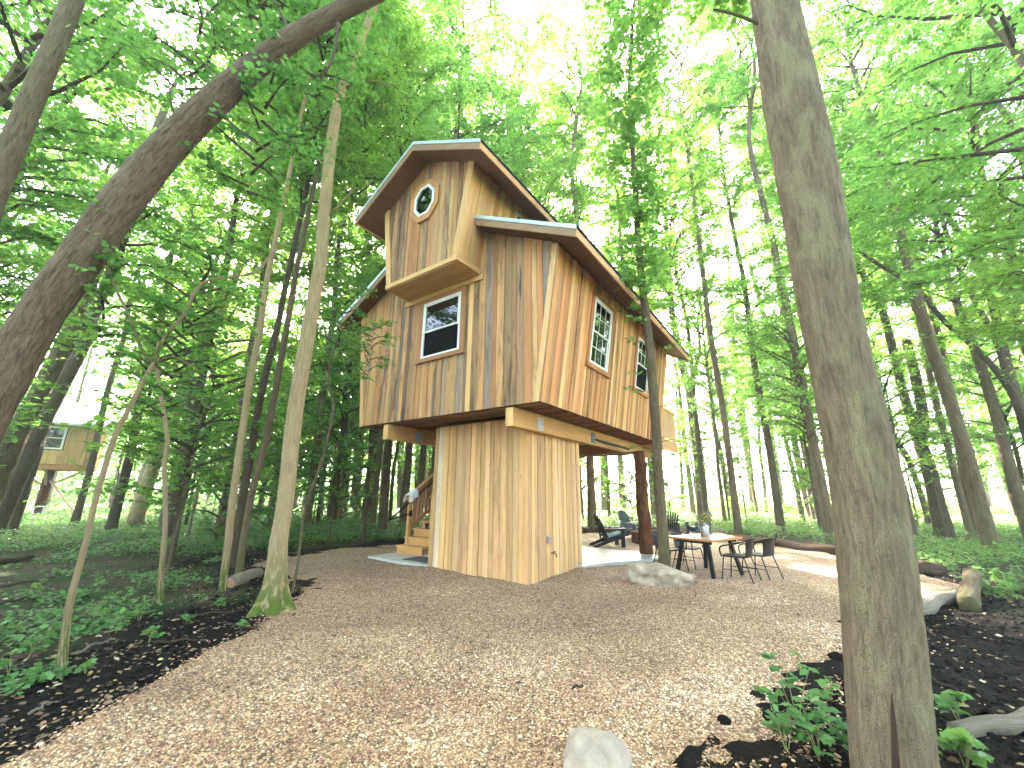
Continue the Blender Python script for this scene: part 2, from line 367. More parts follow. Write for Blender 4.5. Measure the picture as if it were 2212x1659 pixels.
# how freshly dug the soil is: a black band beside the gravel, leaf litter further out
dug = 1-sstep(-s0+(vnoise(Pg, 0.8, 4)-0.5)*1.6, 0.75, 1.9)
right_side = sstep(Pg[:, 0], 1.5, 3.5)*(1-sstep(Pg[:, 1], 7.0, 9.5))*(1-sstep(Pg[:, 0], 6.5, 9.0)); dug = np.maximum(dug, right_side)
fattr(gme, 'dug', dug)
field_m = sstep(Pg[:, 1]-0.0*Pg[:, 0], 37, 40)*sstep(Pg[:, 0], -6, 4); field_m = np.maximum(field_m, sstep(Pg[:, 0], 40, 44))
fattr(gme, 'field', field_m); fattr(gme, 'green', sstep(np.hypot(Pg[:, 0], Pg[:, 1]), 14, 30))
def ground_mat():
    m, n, b = new_mat('soil_and_leaf_litter'); g = NG(n)
    tc = g.node('ShaderNodeTexCoord').outputs['Object']
    f1 = g.noise(tc, 26, 7, 0.7); f2 = g.noise(tc, 1.6, 5); f3 = g.noise(tc, 70, 4)
    soil = g.ramp(f1, [(0.25, (0.003, 0.0025, 0.0022)), (0.6, (0.013, 0.010, 0.0085)), (0.85, (0.035, 0.027, 0.021))])
    lit = g.ramp(f1, [(0.2, (0.022, 0.016, 0.012)), (0.5, (0.070, 0.050, 0.034)), (0.8, (0.16, 0.115, 0.075))])
    far_ = g.node('ShaderNodeAttribute', attribute_name='green').outputs['Fac']
    green = g.ramp(f3, [(0.2, (0.015, 0.035, 0.010)), (0.8, (0.05, 0.10, 0.03))])
    lit = g.mix(g.math('MAXIMUM', g.ramp(f2, [(0.42, (0, 0, 0)), (0.62, (1, 1, 1))]), far_), lit, green)
    d = g.node('ShaderNodeAttribute', attribute_name='dug').outputs['Fac']
    c = g.mix(d, lit, soil)
    fl = g.node('ShaderNodeAttribute', attribute_name='field').outputs['Fac']
    fieldc = g.ramp(g.noise(tc, 0.5, 6), [(0.25, (0.16, 0.22, 0.035)), (0.75, (0.34, 0.36, 0.09))])
    g.link(g.mix(fl, c, fieldc), b.inputs['Base Color']); b.inputs['Roughness'].default_value = 0.95; b.inputs['Specular IOR Level'].default_value = 0.08
    g.bump(g.math('ADD', f1, g.math('MULTIPLY', f3, 0.4)), 0.9, 0.03, b)
    return m
tag(link('forest_floor', gme, ground_mat()), 'dark soil and leaf litter of the forest floor', kind='structure')

# gravel bed, with its own pebbles lying on top
gxs = np.arange(-9, 10.5, 0.07); gys = np.arange(0.6, 19, 0.07)
gx, gy = np.meshgrid(gxs, gys); Pv = np.stack([gx.ravel(), gy.ravel()], 1); sv = gsdf(Pv)
hv = ground_h(Pv)+0.004-0.06*(1-sstep(sv, -0.06, 0.06))
nx, ny = len(gxs), len(gys); idx = np.arange(nx*ny).reshape(ny, nx)
fc = np.stack([idx[:-1, :-1], idx[:-1, 1:], idx[1:, 1:], idx[1:, :-1]], -1).reshape(-1, 4)
keep = (sv[fc] > -0.12).all(1); fc = fc[keep]
used = np.unique(fc); remap = np.full(nx*ny, -1); remap[used] = np.arange(len(used))
vme = fast_mesh('gravel_yard', np.column_stack([Pv, hv])[used], remap[fc], True)
STONES = [(0.0, (0.070, 0.036, 0.018)), (0.25, (0.235, 0.120, 0.056)), (0.52, (0.44, 0.243, 0.120)), (0.78, (0.64, 0.405, 0.225)), (1.0, (0.95, 0.76, 0.56))]
def gravel_mat():
    m, n, b = new_mat('pea_gravel'); g = NG(n)
    tc = g.node('ShaderNodeTexCoord').outputs['Object']
    w = g.vadd(tc, g.mapping(g.node('ShaderNodeTexNoise').outputs['Color'], (0.01, 0.01, 0.01)))
    vo = g.node('ShaderNodeTexVoronoi'); vo.inputs['Scale'].default_value = 58; g.link(tc, vo.inputs['Vector'])
    ve = g.node('ShaderNodeTexVoronoi', feature='DISTANCE_TO_EDGE'); ve.inputs['Scale'].default_value = 58; g.link(tc, ve.inputs['Vector'])
    s = g.node('ShaderNodeSeparateColor'); g.link(vo.outputs['Color'], s.inputs[0])
    c = g.ramp(s.outputs[0], STONES)
    c = g.mix(g.ramp(ve.outputs['Distance'], [(0.0, (1, 1, 1)), (0.14, (0, 0, 0))]), c, (0.13, 0.095, 0.065))
    big = g.noise(tc, 0.55, 5, 0.6)
    c = g.mix(g.ramp(big, [(0.40, (0.55, 0.55, 0.55)), (0.62, (0, 0, 0))]), c, g.mix(1.0, c, (0.52, 0.48, 0.46, 1), 'MULTIPLY'))
    g.link(c, b.inputs['Base Color']); b.inputs['Roughness'].default_value = 0.75
    g.bump(g.math('ADD', ve.outputs['Distance'], g.math('MULTIPLY', g.noise(tc, 5, 4), 0.5)), 0.8, 0.03, b)
    return m
tag(link('gravel_yard', vme, gravel_mat()), 'tan pea gravel yard around the treehouse', kind='structure')
def stone_mat():
    m, n, b = new_mat('pebble_stone'); g = NG(n)
    t = g.node('ShaderNodeAttribute', attribute_name='tint').outputs['Fac']
    tc = g.node('ShaderNodeTexCoord').outputs['Object']
    c = g.ramp(t, STONES); f = g.noise(tc, 120, 3)
    g.link(g.mix(g.math('MULTIPLY', f, 0.4), c, g.mix(1.0, c, (0.6, 0.58, 0.55, 1), 'MULTIPLY')), b.inputs['Base Color'])
    b.inputs['Roughness'].default_value = 0.6; return m
M['stone'] = stone_mat()
OCT = np.array([(1, 0, 0), (0, 1, 0), (-1, 0, 0), (0, -1, 0), (.62, .62, .55), (-.62, .62, .55), (-.62, -.62, .55), (.62, -.62, .55), (0, 0, .85)], float)
OCTF = np.array([(0, 1, 4), (1, 2, 5), (2, 3, 6), (3, 0, 7), (4, 1, 5), (5, 2, 6), (6, 3, 7), (7, 0, 4), (4, 5, 8), (5, 6, 8), (6, 7, 8), (7, 4, 8)])
def scatter_stones(name, P, size, tint, label, squash=(0.55, 0.9), seed=1):
    r = np.random.default_rng(seed); N = len(P)
    z = ground_h(P)
    a = r.uniform(0, 6.283, N); sc3 = size[:, None]*np.column_stack([r.uniform(.75, 1.3, N), r.uniform(.6, 1.0, N), r.uniform(*squash, N)])
    v = OCT[None]*(1+r.uniform(-.16, .16, (N, 9, 1))); v = v*sc3[:, None, :]
    tl = r.normal(0, .25, N); v[:, :, 2] += v[:, :, 0]*tl[:, None]
    c, s = np.cos(a)[:, None], np.sin(a)[:, None]
    x = v[:, :, 0]*c-v[:, :, 1]*s+P[:, :1]; y = v[:, :, 0]*s+v[:, :, 1]*c+P[:, 1:2]; zz = v[:, :, 2]+z[:, None]+0.002
    V = np.stack([x, y, zz], -1).reshape(-1, 3); Fc = (OCTF[None]+np.arange(N)[:, None, None]*9).reshape(-1, 3)
    me = fast_mesh(name, V, Fc, True); fattr(me, 'tint', np.repeat(tint, 9))
    return tag(link(name, me, M['stone']), label, kind='stuff')
def wedge(n, d0, d1, p, amax=56, seed=2):
    r = np.random.default_rng(seed); d = d0+(d1-d0)*r.random(n)**p; a = np.radians(r.uniform(-amax, amax, n))
    return np.column_stack([d*np.tan(a)*1.0, d])
Pp = wedge(190000, 2.45, 8.6, 1.35); Pp = Pp[np.abs(Pp[:, 0]) < 7.5]
sg = gsdf(Pp); tower_mask = poly_sdf(Pp, [(0.327, 8.188), (-1.80, 9.73), (-0.47, 11.57), (1.66, 10.04)]) < 0.0
Pp = Pp[(sg > -0.03) & tower_mask]
n = len(Pp); big = vnoise(Pp, 0.55, 6)
scatter_stones('loose_gravel', Pp, rng.uniform(.0052, .0118, n)*(1+0.6*(rng.random(n) > .94)), np.clip(rng.beta(1.5, 1.5, n)*0.98+(big-0.5)*0.5+(vnoise(Pp, 1.6, 9)-.5)*.35, 0, 1), 'loose tan pebbles lying over the gravel yard')
Pq = wedge(30000, 2.4, 12, 1.35, 57, 5); sg = gsdf(Pq)
k = ((sg > -0.9) & (sg < 0.02) & (rng.random(len(Pq)) < np.exp(sg*4.2))) | ((sg < 0) & (sg > -2.2) & (rng.random(len(Pq)) < 0.035))
Pq = Pq[k]; n = len(Pq)
scatter_stones('stray_pebbles', Pq, rng.uniform(.007, .018, n), np.clip(rng.beta(2, 1.4, n), 0, 1), 'stray pale pebbles spilled onto the black soil', seed=4)
# soil clods on the dug ground
Pc = wedge(42000, 2.4, 11, 1.25, 57, 9); sg = gsdf(Pc)
dg = np.clip(1.1+sg/1.9, 0, 1); dg = np.maximum(dg, (Pc[:, 0] > 1.5)*(Pc[:, 1] < 8)*1.0)
Pc = Pc[(sg < -0.02) & (rng.random(len(Pc)) < dg*0.8)]; n = len(Pc)
M['soilclod'] = plain('black_soil', (0.010, 0.0082, 0.007), 0.95, var=0.6, scale=30, spec=0.08)
st = M['stone']; M['stone'] = M['soilclod']
scatter_stones('soil_clods', Pc, rng.lognormal(-4.25, 0.5, n).clip(.005, .05), np.zeros(n), 'crumbly black soil clods beside the gravel', (0.5, 1.0), 6)
M['stone'] = st
# ------------------------------------------------------------------ the treehouse
AZ = math.radians(-54.3)
T0 = gz(1140, 1260)
RZH = math.atan2(-math.cos(AZ), -math.sin(AZ))      # house x axis runs along the front wall towards the near corner
house = thing('treehouse', 'rustic treehouse of mixed weathered planks on a plank-clad tower', 'treehouse', (T0.x, T0.y, 0.0), RZH)
XC = -1.83                                          # centre line of the front gable
def clip(poly, nx_, nz_, d):
    """Keep the part of a convex polygon where nx*x + nz*z <= d."""
    out = []
    for i in range(len(poly)):
        a, b = poly[i], poly[(i+1) % len(poly)]
        fa, fb = nx_*a[0]+nz_*a[1]-d, nx_*b[0]+nz_*b[1]-d
        if fa <= 0: out.append(a)
        if (fa < 0 < fb) or (fb < 0 < fa):
            t = fa/(fa-fb); out.append((a[0]+(b[0]-a[0])*t, a[1]+(b[1]-a[1])*t))
    return out
def area(p): return abs(sum(p[i][0]*p[(i+1) % len(p)][1]-p[(i+1) % len(p)][0]*p[i][1] for i in range(len(p))))/2 if len(p) > 2 else 0
def frame(o, ex, ez):
    ex, ez = Vector(ex).normalized(), Vector(ez).normalized(); ey = ez.cross(ex)
    return Matrix(((ex.x, ey.x, ez.x, o[0]), (ex.y, ey.y, ez.y, o[1]), (ex.z, ey.z, ez.z, o[2]), (0, 0, 0, 1)))
PAL_FRONT = [((.54, .36, .20), .5), ((.44, .30, .18), .8), ((.62, .44, .25), .3), ((.35, .235, .145), 1.0), ((.54, .29, .15), .3), ((.25, .175, .115), 1.1), ((.57, .41, .24), .6), ((.38, .275, .18), .9), ((.66, .49, .29), .2), ((.33, .305, .27), .5), ((.52, .31, .165), .5), ((.62, .45, .26), .4)]
PAL_SIDE = [((.58, .33, .165), .25), ((.64, .41, .215), .15), ((.52, .28, .135), .3), ((.66, .46, .25), .2), ((.50, .325, .18), .5), ((.68, .50, .29), .1), ((.42, .255, .135), .7)]
PAL_TOWER = [((.70, .53, .32), .1), ((.63, .46, .27), .2), ((.73, .57, .36), .06), ((.57, .41, .245), .4), ((.68, .53, .35), .12), ((.64, .475, .30), .25), ((.69, .495, .285), .2)]
PAL_NEW = [((.66, .47, .27), .05), ((.62, .43, .24), .1), ((.68, .50, .30), .05)]
def plank_obj(poly, t, parent, pal, y=0.0, name='plank', mat=None):
    cx = sum(p[0] for p in poly)/len(poly); cz = sum(p[1] for p in poly)/len(poly)
    m = MB(); m.prism([(p[0]-cx, p[1]-cz) for p in poly], -t, 0.0)
    o = m.build(name, mat or M['plank'], parent, Matrix.Translation((cx, y, cz)))
    (c, s) = random.choice(pal) if isinstance(pal, list) else pal
    k = random.uniform(.74, 1.16); o.color = (c[0]*k, c[1]*k*random.uniform(.96, 1.04), c[2]*k*random.uniform(.93, 1.07), s*random.uniform(.5, 1.2))
    return o
def clad_wall(mtx, poly, holes, pal, parent, wmin=.105, wmax=.185, thick=.08, skew=None):
    """A wall: dark sheathing with one plank object after another fixed on it. poly is convex, in the wall's own (x, z)."""
    m = MB(); m.prism(poly, 0.012, thick); wall_o = m.build('wall', M['backing'], parent, mtx)
    x0 = min(p[0] for p in poly); x1 = max(p[0] for p in poly); x = x0
    while x < x1-0.01:
        wdt = random.uniform(wmin, wmax); xe = min(x+wdt, x1)
        if x1-xe < .05: xe = x1
        pp = clip(clip(poly, -1, 0, -(x+.0045)), 1, 0, xe-.0045)
        pieces = [pp]
        for (hx0, hx1, hz0, hz1) in holes:
            nxt = []
            for q in pieces:
                if area(q) < 1e-4: continue
                nxt += [clip(q, 1, 0, hx0), clip(q, -1, 0, -hx1)]
                mid = clip(clip(q, -1, 0, -hx0), 1, 0, hx1)
                nxt += [clip(mid, 0, 1, hz0), clip(mid, 0, -1, -hz1)]
            pieces = nxt
        ch = random.choice(pal); t = random.uniform(.012, .038)
        for q in pieces:
            if area(q) > 3e-3: plank_obj(q, t, wall_o, ch if len(pieces) == 1 or random.random() < .6 else random.choice(pal), 0.012)
        x = xe
    return wall_o
def rect(x0, x1, z0, z1): return [(x0, z0), (x1, z0), (x1, z1), (x0, z1)]
def board(poly, y0, y1, parent, mtx=None, col=(.66, .47, .27, .1), name='board', mat=None):
    xs_ = [p[0] for p in poly]; zs_ = [p[1] for p in poly]; cx, cz = sum(xs_)/len(xs_), sum(zs_)/len(zs_)
    m = MB(); m.prism([(p[0]-cx, p[1]-cz) for p in poly], y0, y1)
    mt = mat or (M['board'] if max(zs_)-min(zs_) > max(xs_)-min(xs_) else M['boardx'])
    o = m.build(name, mt, parent, (mtx or Matrix.Identity(4))@Matrix.Translation((cx, 0, cz))); o.color = col
    return o
def window(mtx, x0, x1, z0, z1, parent, cols=1, rows=1, mid=0.5, casing=(.42, .20, .10, .3), cw=.13, open_low=False, sill=True, trim=True, top=None):
    """A white sash window: frame, two sashes, panes, glazing bars and a stained casing. In the wall's own (x, z); outside is -y."""
    m = MB(); fw = .05
    for a in ((x0, x1, z1-fw, z1), (x0, x1, z0, z0+fw), (x0, x0+fw, z0+fw, z1-fw), (x1-fw, x1, z0+fw, z1-fw)): m.box(a[0], a[1], -.045, .06, a[2], a[3])
    wo = m.build('window', M['white'], parent, mtx)
    zm = z0+(z1-z0)*mid
    for (a, b, yo, low) in ((z0+fw, zm+.02, -.005, True), (zm-.02, z1-fw, -.030, False)):
        s = MB(); sw = .035; xa, xb = x0+fw, x1-fw
        if low and open_low:
            so = None
            s.box(xa, xb, yo, yo+.006, a, b); s.build('insect_screen', M['screen'], wo); continue
        for q in ((xa, xb, b-sw, b), (xa, xb, a, a+sw), (xa, xa+sw, a+sw, b-sw), (xb-sw, xb, a+sw, b-sw)): s.box(q[0], q[1], yo-.008, yo+.022, q[2], q[3])
        s.build('sash', M['white'], wo)
        p = MB(); p.box(xa+sw, xb-sw, yo+.006, yo+.012, a+sw, b-sw); p.build('pane', M['glass'], wo)
        for k in range(1, cols):
            xx = xa+(xb-xa)*k/cols; g_ = MB(); g_.box(xx-.009, xx+.009, yo, yo+.005, a+sw, b-sw); g_.build('glazing_bar', M['white'], wo)
        for k in range(1, rows):
            zz = a+(b-a)*k/rows; g_ = MB(); g_.box(xa+sw, xb-sw, yo+.001, yo+.0045, zz-.009, zz+.009); g_.build('glazing_bar', M['white'], wo)
    if trim:
        zt = top if top is not None else z1+cw*.8
        board(rect(x0-cw, x0-.002, z0-.002, z1), -.038, .012, wo, col=casing, name='casing')
        board(rect(x1+.002, x1+cw, z0-.002, z1), -.038, .012, wo, col=casing, name='casing')
        board(rect(x0-cw, x1+cw, z1+.002, zt), -.040, .012, wo, col=casing, name='casing')
    if sill: board(rect(x0-cw-.02, x1+cw+.02, z0-.10, z0-.004), -.075, .012, wo, col=casing, name='sill')
    return wo

# --- tower
TWX, TWY, TWH = 2.63, 2.28, 3.12
FR = frame((0, 0, 0), (1, 0, 0), (0, 0, 1))
tw_ = clad_wall(frame((-TWX/2, 0, 0), (1, 0, 0), (0, 0, 1)), [(-TWX/2-.03, -.05), (TWX/2, -.05), (TWX/2, TWH), (-TWX/2, TWH)], [], PAL_TOWER, house, .10, .19)
sorted(tw_.children, key=lambda q: q.location.x)[1].color = (.70, .68, .62, .3)
clad_wall(frame((0, TWY/2, 0), (0, 1, 0), (0, 0, 1)), rect(-TWY/2, TWY/2, -.05, TWH), [], PAL_TOWER, house, .10, .17)
clad_wall(frame((-TWX, TWY/2, 0), (0, -1, 0), (0, 0, 1)), rect(-TWY/2, TWY/2, -.05, TWH), [], PAL_TOWER, house, .12, .19)
clad_wall(frame((-TWX/2, TWY, 0), (-1, 0, 0), (0, 0, 1)), rect(-TWX/2, TWX/2, -.05, TWH), [], PAL_TOWER, house, .12, .19)
# --- main body
YF, YB, ZB, ZT, HB, HT = -.83, 6.55, 3.20, 6.22, 2.65, 3.10
RS, EH, EZ = .53, 3.63, 6.16                         # roof slope, eave half width, eave top height
def roof_z(h): return EZ+RS*(EH-abs(h))
ZU = lambda h: roof_z(h)-.17
gable = [(-HB, ZB), (HB, ZB), (HT, ZT), (HT-.02, ZU(HT)), (0, ZU(0)), (-HT+.02, ZU(HT)), (-HT, ZT)]
FW = frame((XC, YF, 0), (1, 0, 0), (0, 0, 1))
W1 = (-.57, .63, 4.58, 5.97)
clad_wall(FW, gable, [(-.69, .75, 4.5, 6.12)], PAL_FRONT, house, .11, .19)
window(FW, *W1, house, 1, 1, .47, (.38, .21, .12, .4), .14, open_low=True, top=6.13)
BW = frame((XC, YB, 0), (-1, 0, 0), (0, 0, 1)); clad_wall(BW, gable, [], PAL_SIDE, house, .14, .2)
LEAN = (HT-HB)/(ZT-ZB); SL = math.sqrt(1+LEAN**2)
SW = frame((XC+HB, (YF+YB)/2, ZB), (0, 1, 0), (LEAN, 0, 1)); HL = (YB-YF)/2; HS = (ZT-ZB)*SL
ymid = (YF+YB)/2
def sz(z): return (z-ZB)*SL
w2, w3 = (.86-ymid, 1.84-ymid, sz(4.36), sz(5.86)), (3.72-ymid, 4.72-ymid, sz(4.43), sz(5.86))
hole = lambda q: (q[0]-.10, q[1]+.10, q[2]-.06, q[3]+.06)
clad_wall(SW, rect(-HL, HL, 0, HS), [hole(w2), hole(w3)], PAL_SIDE, house, .085, .165)
window(SW, *w2, house, 3, 2, .5, (.45, .24, .125, .3), .11)
window(SW, *w3, house, 3, 2, .5, (.45, .24, .125, .3), .11, open_low=True)
LW = frame((XC-HB, ymid, ZB), (0, -1, 0), (-LEAN, 0, 1)); clad_wall(LW, rect(-HL, HL, 0, HS), [], PAL_SIDE, house, .14, .2)
# corner boards on the front corners follow the lean of the side walls
for sgn in (1, -1):
    p = [(sgn*(HB-.115), ZB-.01), (sgn*(HB+.004), ZB-.01), (sgn*(HT+.004), ZT-.02), (sgn*(HT-.115), ZT+.03)]
    board(p, -.052, -.02, house, FW, (.66, .50, .31, .2), 'corner_board', M['board'])
board(rect(-HL-.045, -HL+.075, -.01, HS-.06), -.048, -.022, house, SW, (.56, .33, .18, .15), 'corner_board')
board(rect(-HL+2.9, -HL+3.02, 0.02, HS-.1), -.050, -.032, house, SW, (.72, .55, .38, .1), 'batten')
# --- floor: rim, underside boards, joists and the two carrying beams
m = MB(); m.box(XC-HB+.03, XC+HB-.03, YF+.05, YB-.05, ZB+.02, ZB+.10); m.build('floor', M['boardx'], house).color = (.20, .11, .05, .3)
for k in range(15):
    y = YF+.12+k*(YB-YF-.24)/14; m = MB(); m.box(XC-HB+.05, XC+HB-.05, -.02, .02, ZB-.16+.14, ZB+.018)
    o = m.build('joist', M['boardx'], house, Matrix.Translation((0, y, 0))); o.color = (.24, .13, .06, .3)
BZ0, BZ1 = 2.82, 3.178
def beam(x0, x1):
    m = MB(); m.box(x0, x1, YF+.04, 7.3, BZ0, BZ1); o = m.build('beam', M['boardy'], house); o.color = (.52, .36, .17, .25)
    m = MB(); m.box(x0-.002, x1+.002, YF+.02, YF+.038, BZ0-.002, BZ1-.02); e = m.build('beam_end', M['board'], house); e.color = (.70, .52, .28, .05)
    return o
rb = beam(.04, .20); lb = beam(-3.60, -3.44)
for (bx, sg_) in ((.20, 1), (-3.44, 1)):
    pl_ = MB()
    for y in (.18, 2.72): 
        pl_ = MB(); pl_.box(bx+.001, bx+.010, y-.12, y+.12, BZ0+.03, BZ1-.06); plate = pl_.build('bracket_plate', M['steel'] if y > 1 else M['galv'], rb if bx > 0 else lb)
        for iy in range(3):
            for iz in range(3):
                bm_ = MB(); bm_.box(bx+.011, bx+.024, y-.085+iy*.075+.01*(iz % 2), y-.065+iy*.075+.01*(iz % 2), BZ0+.07+iz*.075, BZ0+.09+iz*.075); bm_.build('bolt', M['galv'], rb if bx > 0 else lb)
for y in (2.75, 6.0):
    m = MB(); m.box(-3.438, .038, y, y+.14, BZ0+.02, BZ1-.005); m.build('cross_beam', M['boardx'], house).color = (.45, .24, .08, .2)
m = MB(); m.bar((.1, 2.3, 3.0), (.45, 4.6, 2.86), .05, .05); m.build('steel_strap', M['black'], house)
# log posts
def log_post(x, y, r, z1):
    pts = [Vector((x+.010*math.sin(i*1.3), y+.008*math.cos(i*.9), -.1+(z1+.1)*i/18)) for i in range(19)]
    rr = [(lambda i: (lambda th: r*(1.08-.10*i/18)*(1+.055*math.sin(3*th+i*.7)+.05*math.sin(7*th-i*1.9)+.03*random.uniform(-1, 1))))(i) for i in range(19)]
    v, f, al = tube_arrays(pts, rr, 22); me = mesh_from('post', v, f, True); vattr(me, 'along', al)
    return link('post', me, M['bark_red'], house)
log_post(.60, 5.0, .165, 2.83).__setitem__('label', 'dark red-brown bark-covered log post'); log_post(-3.5, 5.0, .165, 2.83)
m = MB(); m.box(-3.6, .72, 4.9, 5.1, 2.80, 2.822); m.build('post_cap_plate', M['steel'], house)
# --- rear deck with picket railing
m = MB(); m.box(XC-HB, XC+HB, YB, 8.45, ZB-.02, ZB+.06); m.build('deck', M['boardx'], house).color = (.5, .36, .22, .2)
m = MB(); m.box(XC+HB+.0, XC+HB+.045, YB+.01, 8.46, ZB-.16, ZB+.19); m.build('rim_board', M['boardy'], house).color = (.58, .42, .26, .15)
for k in range(15):
    y = YB+.07+k*.125; m = MB(); m.box(XC+HB+.0, XC+HB+.03, -.052, .052, ZB+.24, ZB+1.22)
    o = m.build('picket', M['plank'], house, Matrix.Translation((0, y, 0))); o.color = (.62, .50, .36, .2)
m = MB(); m.box(XC+HB-.06, XC+HB+.07, YB+.02, 8.47, ZB+1.22, ZB+1.26); m.build('top_rail', M['boardy'], house).color = (.6, .46, .3, .1)
for y in (YB+.5, 8.4):
    m = MB(); m.box(XC+HB-.10, XC+HB-.005, y-.05, y+.05, ZB+.06, ZB+1.22); m.build('rail_post', M['board'], house).color = (.55, .4, .25, .2)
# --- roofs
def roof(slope, eh, ez, y0, y1, xc, inner=0.0, thick=.15, drip=True, soffit=(.13, .062, .028, .1)):  # soffit colour: brown stain with the eave shade worked into it
    """A gable roof: two sloped wood decks, shingles, fascia and metal drip edge; ridge along y."""
    z = lambda h: ez+slope*(eh-h)
    r0 = None
    for s in (1, -1):
        pts = [(xc+s*eh, z(eh)-.02), (xc+s*inner, z(inner)-.02), (xc+s*inner, z(inner)-thick), (xc+s*eh, z(eh)-thick)]
        m = MB(); m.prism(pts, y0+.03, y1-.03)
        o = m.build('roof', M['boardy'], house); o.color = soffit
        if r0 is None: r0 = o
        m = MB(); m.prism([(xc+s*(eh+.045), z(eh+.045)-.018), (xc+s*inner, z(inner)-.018), (xc+s*inner, z(inner)+.02), (xc+s*(eh+.045), z(eh+.045)+.02)], y0+.012, y1)
        q = 0.0
        while q < y1-y0-.3:                       # shingle tabs that stand a little proud along the eave
            ln = random.uniform(.18, .32); hh = random.uniform(.0, .22)
            m.prism([(xc+s*(eh+.062), z(eh+.062)+.012), (xc+s*(eh-.25-hh), z(eh-.25-hh)+.021), (xc+s*(eh-.25-hh), z(eh-.25-hh)+.034), (xc+s*(eh+.062), z(eh+.062)+random.uniform(.026, .045))], y0+.03+q, y0+.03+q+ln-.012); q += ln
        m.build('shingles', M['shingle'], o)
        # fascia along the eave and up the rakes
        m = MB(); m.box(min(xc+s*eh, xc+s*(eh+.03)), max(xc+s*eh, xc+s*(eh+.03)), y0, y1, z(eh)-.19, z(eh)-.012); m.build('fascia', M['boardy'], o).color = (.60, .42, .28, .15)
        for (ya, yb_) in ((y0-.005, y0+.028), (y1-.028, y1+.005)):
            m = MB(); e = eh+.03
            m.prism([(xc+s*e, z(e)-.215), (xc+s*e, z(e)-.02), (xc+s*inner, z(inner)-.02), (xc+s*inner, z(inner)-.215)], ya, yb_)
            m.build('fascia', M['boardx'], o).color = (.30, .235, .17, .35)
        m = MB(); e = eh+.05
        m.prism([(xc+s*e, z(e)-.055), (xc+s*e, z(e)+.028), (xc+s*inner, z(inner)+.028), (xc+s*inner, z(inner)-.055)], y0-.018, y0-.007)
        m.build('drip_edge', M['drip'], o)
    return r0
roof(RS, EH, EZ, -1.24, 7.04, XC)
# --- loft: a raised, flared box over the middle with its own gable roof
LF, LBk, LZ0, LZ1, LH0, LH1 = -1.53, 5.2, 6.22, 8.52, 1.09, 1.47
LRS, LEH, LEZ = .56, 2.02, 8.33
lz = lambda h: LEZ+LRS*(LEH-abs(h))
lg = [(-LH0, LZ0), (LH0, LZ0), (LH1, LZ1), (0, lz(0)-.17), (-LH1, LZ1)]
LFm = frame((XC, LF, 0), (1, 0, 0), (0, 0, 1))
lw = clad_wall(LFm, lg, [], PAL_FRONT, house, .11, .19)
clad_wall(frame((XC, LBk, 0), (-1, 0, 0), (0, 0, 1)), lg, [], PAL_SIDE, house, .14, .2)
LL = (LH1-LH0)/(LZ1-LZ0); LS = math.sqrt(1+LL*LL); lmid = (LF+LBk)/2; lhl = (LBk-LF)/2; lhs = (LZ1-LZ0)*LS
LSm = frame((XC+LH0, lmid, LZ0), (0, 1, 0), (LL, 0, 1)); LLm = frame((XC-LH0, lmid, LZ0), (0, -1, 0), (-LL, 0, 1))
w4 = (.05-lmid, .75-lmid, (7.75-LZ0)*LS, (8.30-LZ0)*LS)
clad_wall(LSm, rect(-lhl, lhl, 0, lhs), [hole(w4)], PAL_NEW+PAL_SIDE[:2], house, .12, .17)
window(LSm, *w4, house, 1, 1, .5, (.62, .43, .24, .1), .09)
clad_wall(LLm, rect(-lhl, lhl, 0, lhs), [], PAL_SIDE, house, .14, .2)
for sgn in (1, -1):
    p = [(sgn*(LH0-.12), LZ0-.0), (sgn*(LH0+.03), LZ0-.0), (sgn*(LH1+.03), LZ1-.03), (sgn*(LH1-.12), LZ1+.03)]
    board(p, -.055, -.022, house, LFm, (.70, .53, .32, .15), 'corner_board', M['board'])
board(rect(-lhl-.05, -lhl+.06, .0, lhs-.05), -.052, -.024, house, LSm, (.66, .46, .27, .1), 'corner_board')
m = MB(); m.box(XC-LH0-.03, XC+LH0+.03, LF-.045, YF-.03, LZ0-.03, LZ0-.002); m.build('loft_underside', M['boardx'], house).color = (.58, .40, .21, .05)
board(rect(-LH0-.04, LH0+.04, LZ0-.004, LZ0+.10), -.075, -.057, house, LFm, (.70, .52, .31, .1), 'skirt_board')
board(rect(-lhl-.07, -lhl+.66, .0, .11), -.072, -.053, house, LSm, (.68, .49, .29, .1), 'skirt_board')
board(rect(-LH0-.17, LH0+.17, LZ0-.15, LZ0-.034), -.062, -.03, house, FW, (.64, .46, .26, .1), 'ledger')
roof(LRS, LEH, LEZ, -2.03, 5.75, XC, soffit=(.20, .105, .05, .05))  # loft soffit tone also darkened to carry shade under the eaves
# octagonal loft window
def ring(cx, cz, a0, b0, a1, b1, y0, y1, k=8, ph=math.pi/8):
    m = MB(); o_ = [(cx+a1*math.cos(ph+2*math.pi*i/k), cz+b1*math.sin(ph+2*math.pi*i/k)) for i in range(k)]
    n_ = [(cx+a0*math.cos(ph+2*math.pi*i/k), cz+b0*math.sin(ph+2*math.pi*i/k)) for i in range(k)]
    for i in range(k):
        j = (i+1) % k; m.prism([o_[i], o_[j], n_[j], n_[i]], y0, y1)
    return m
ow = ring(0, 8.17, .29, .36, .36, .43, -.075, -.02).build('window', M['white'], house, LFm); ow['label'] = 'octagonal white-framed loft window'
pn = MB(); pn.prism([(.30*math.cos(math.pi/8+2*math.pi*i/8), 8.17+.37*math.sin(math.pi/8+2*math.pi*i/8)) for i in range(8)], -.045, -.035); pn.build('pane', M['glass'], ow)
k = 8; ph = math.pi/8
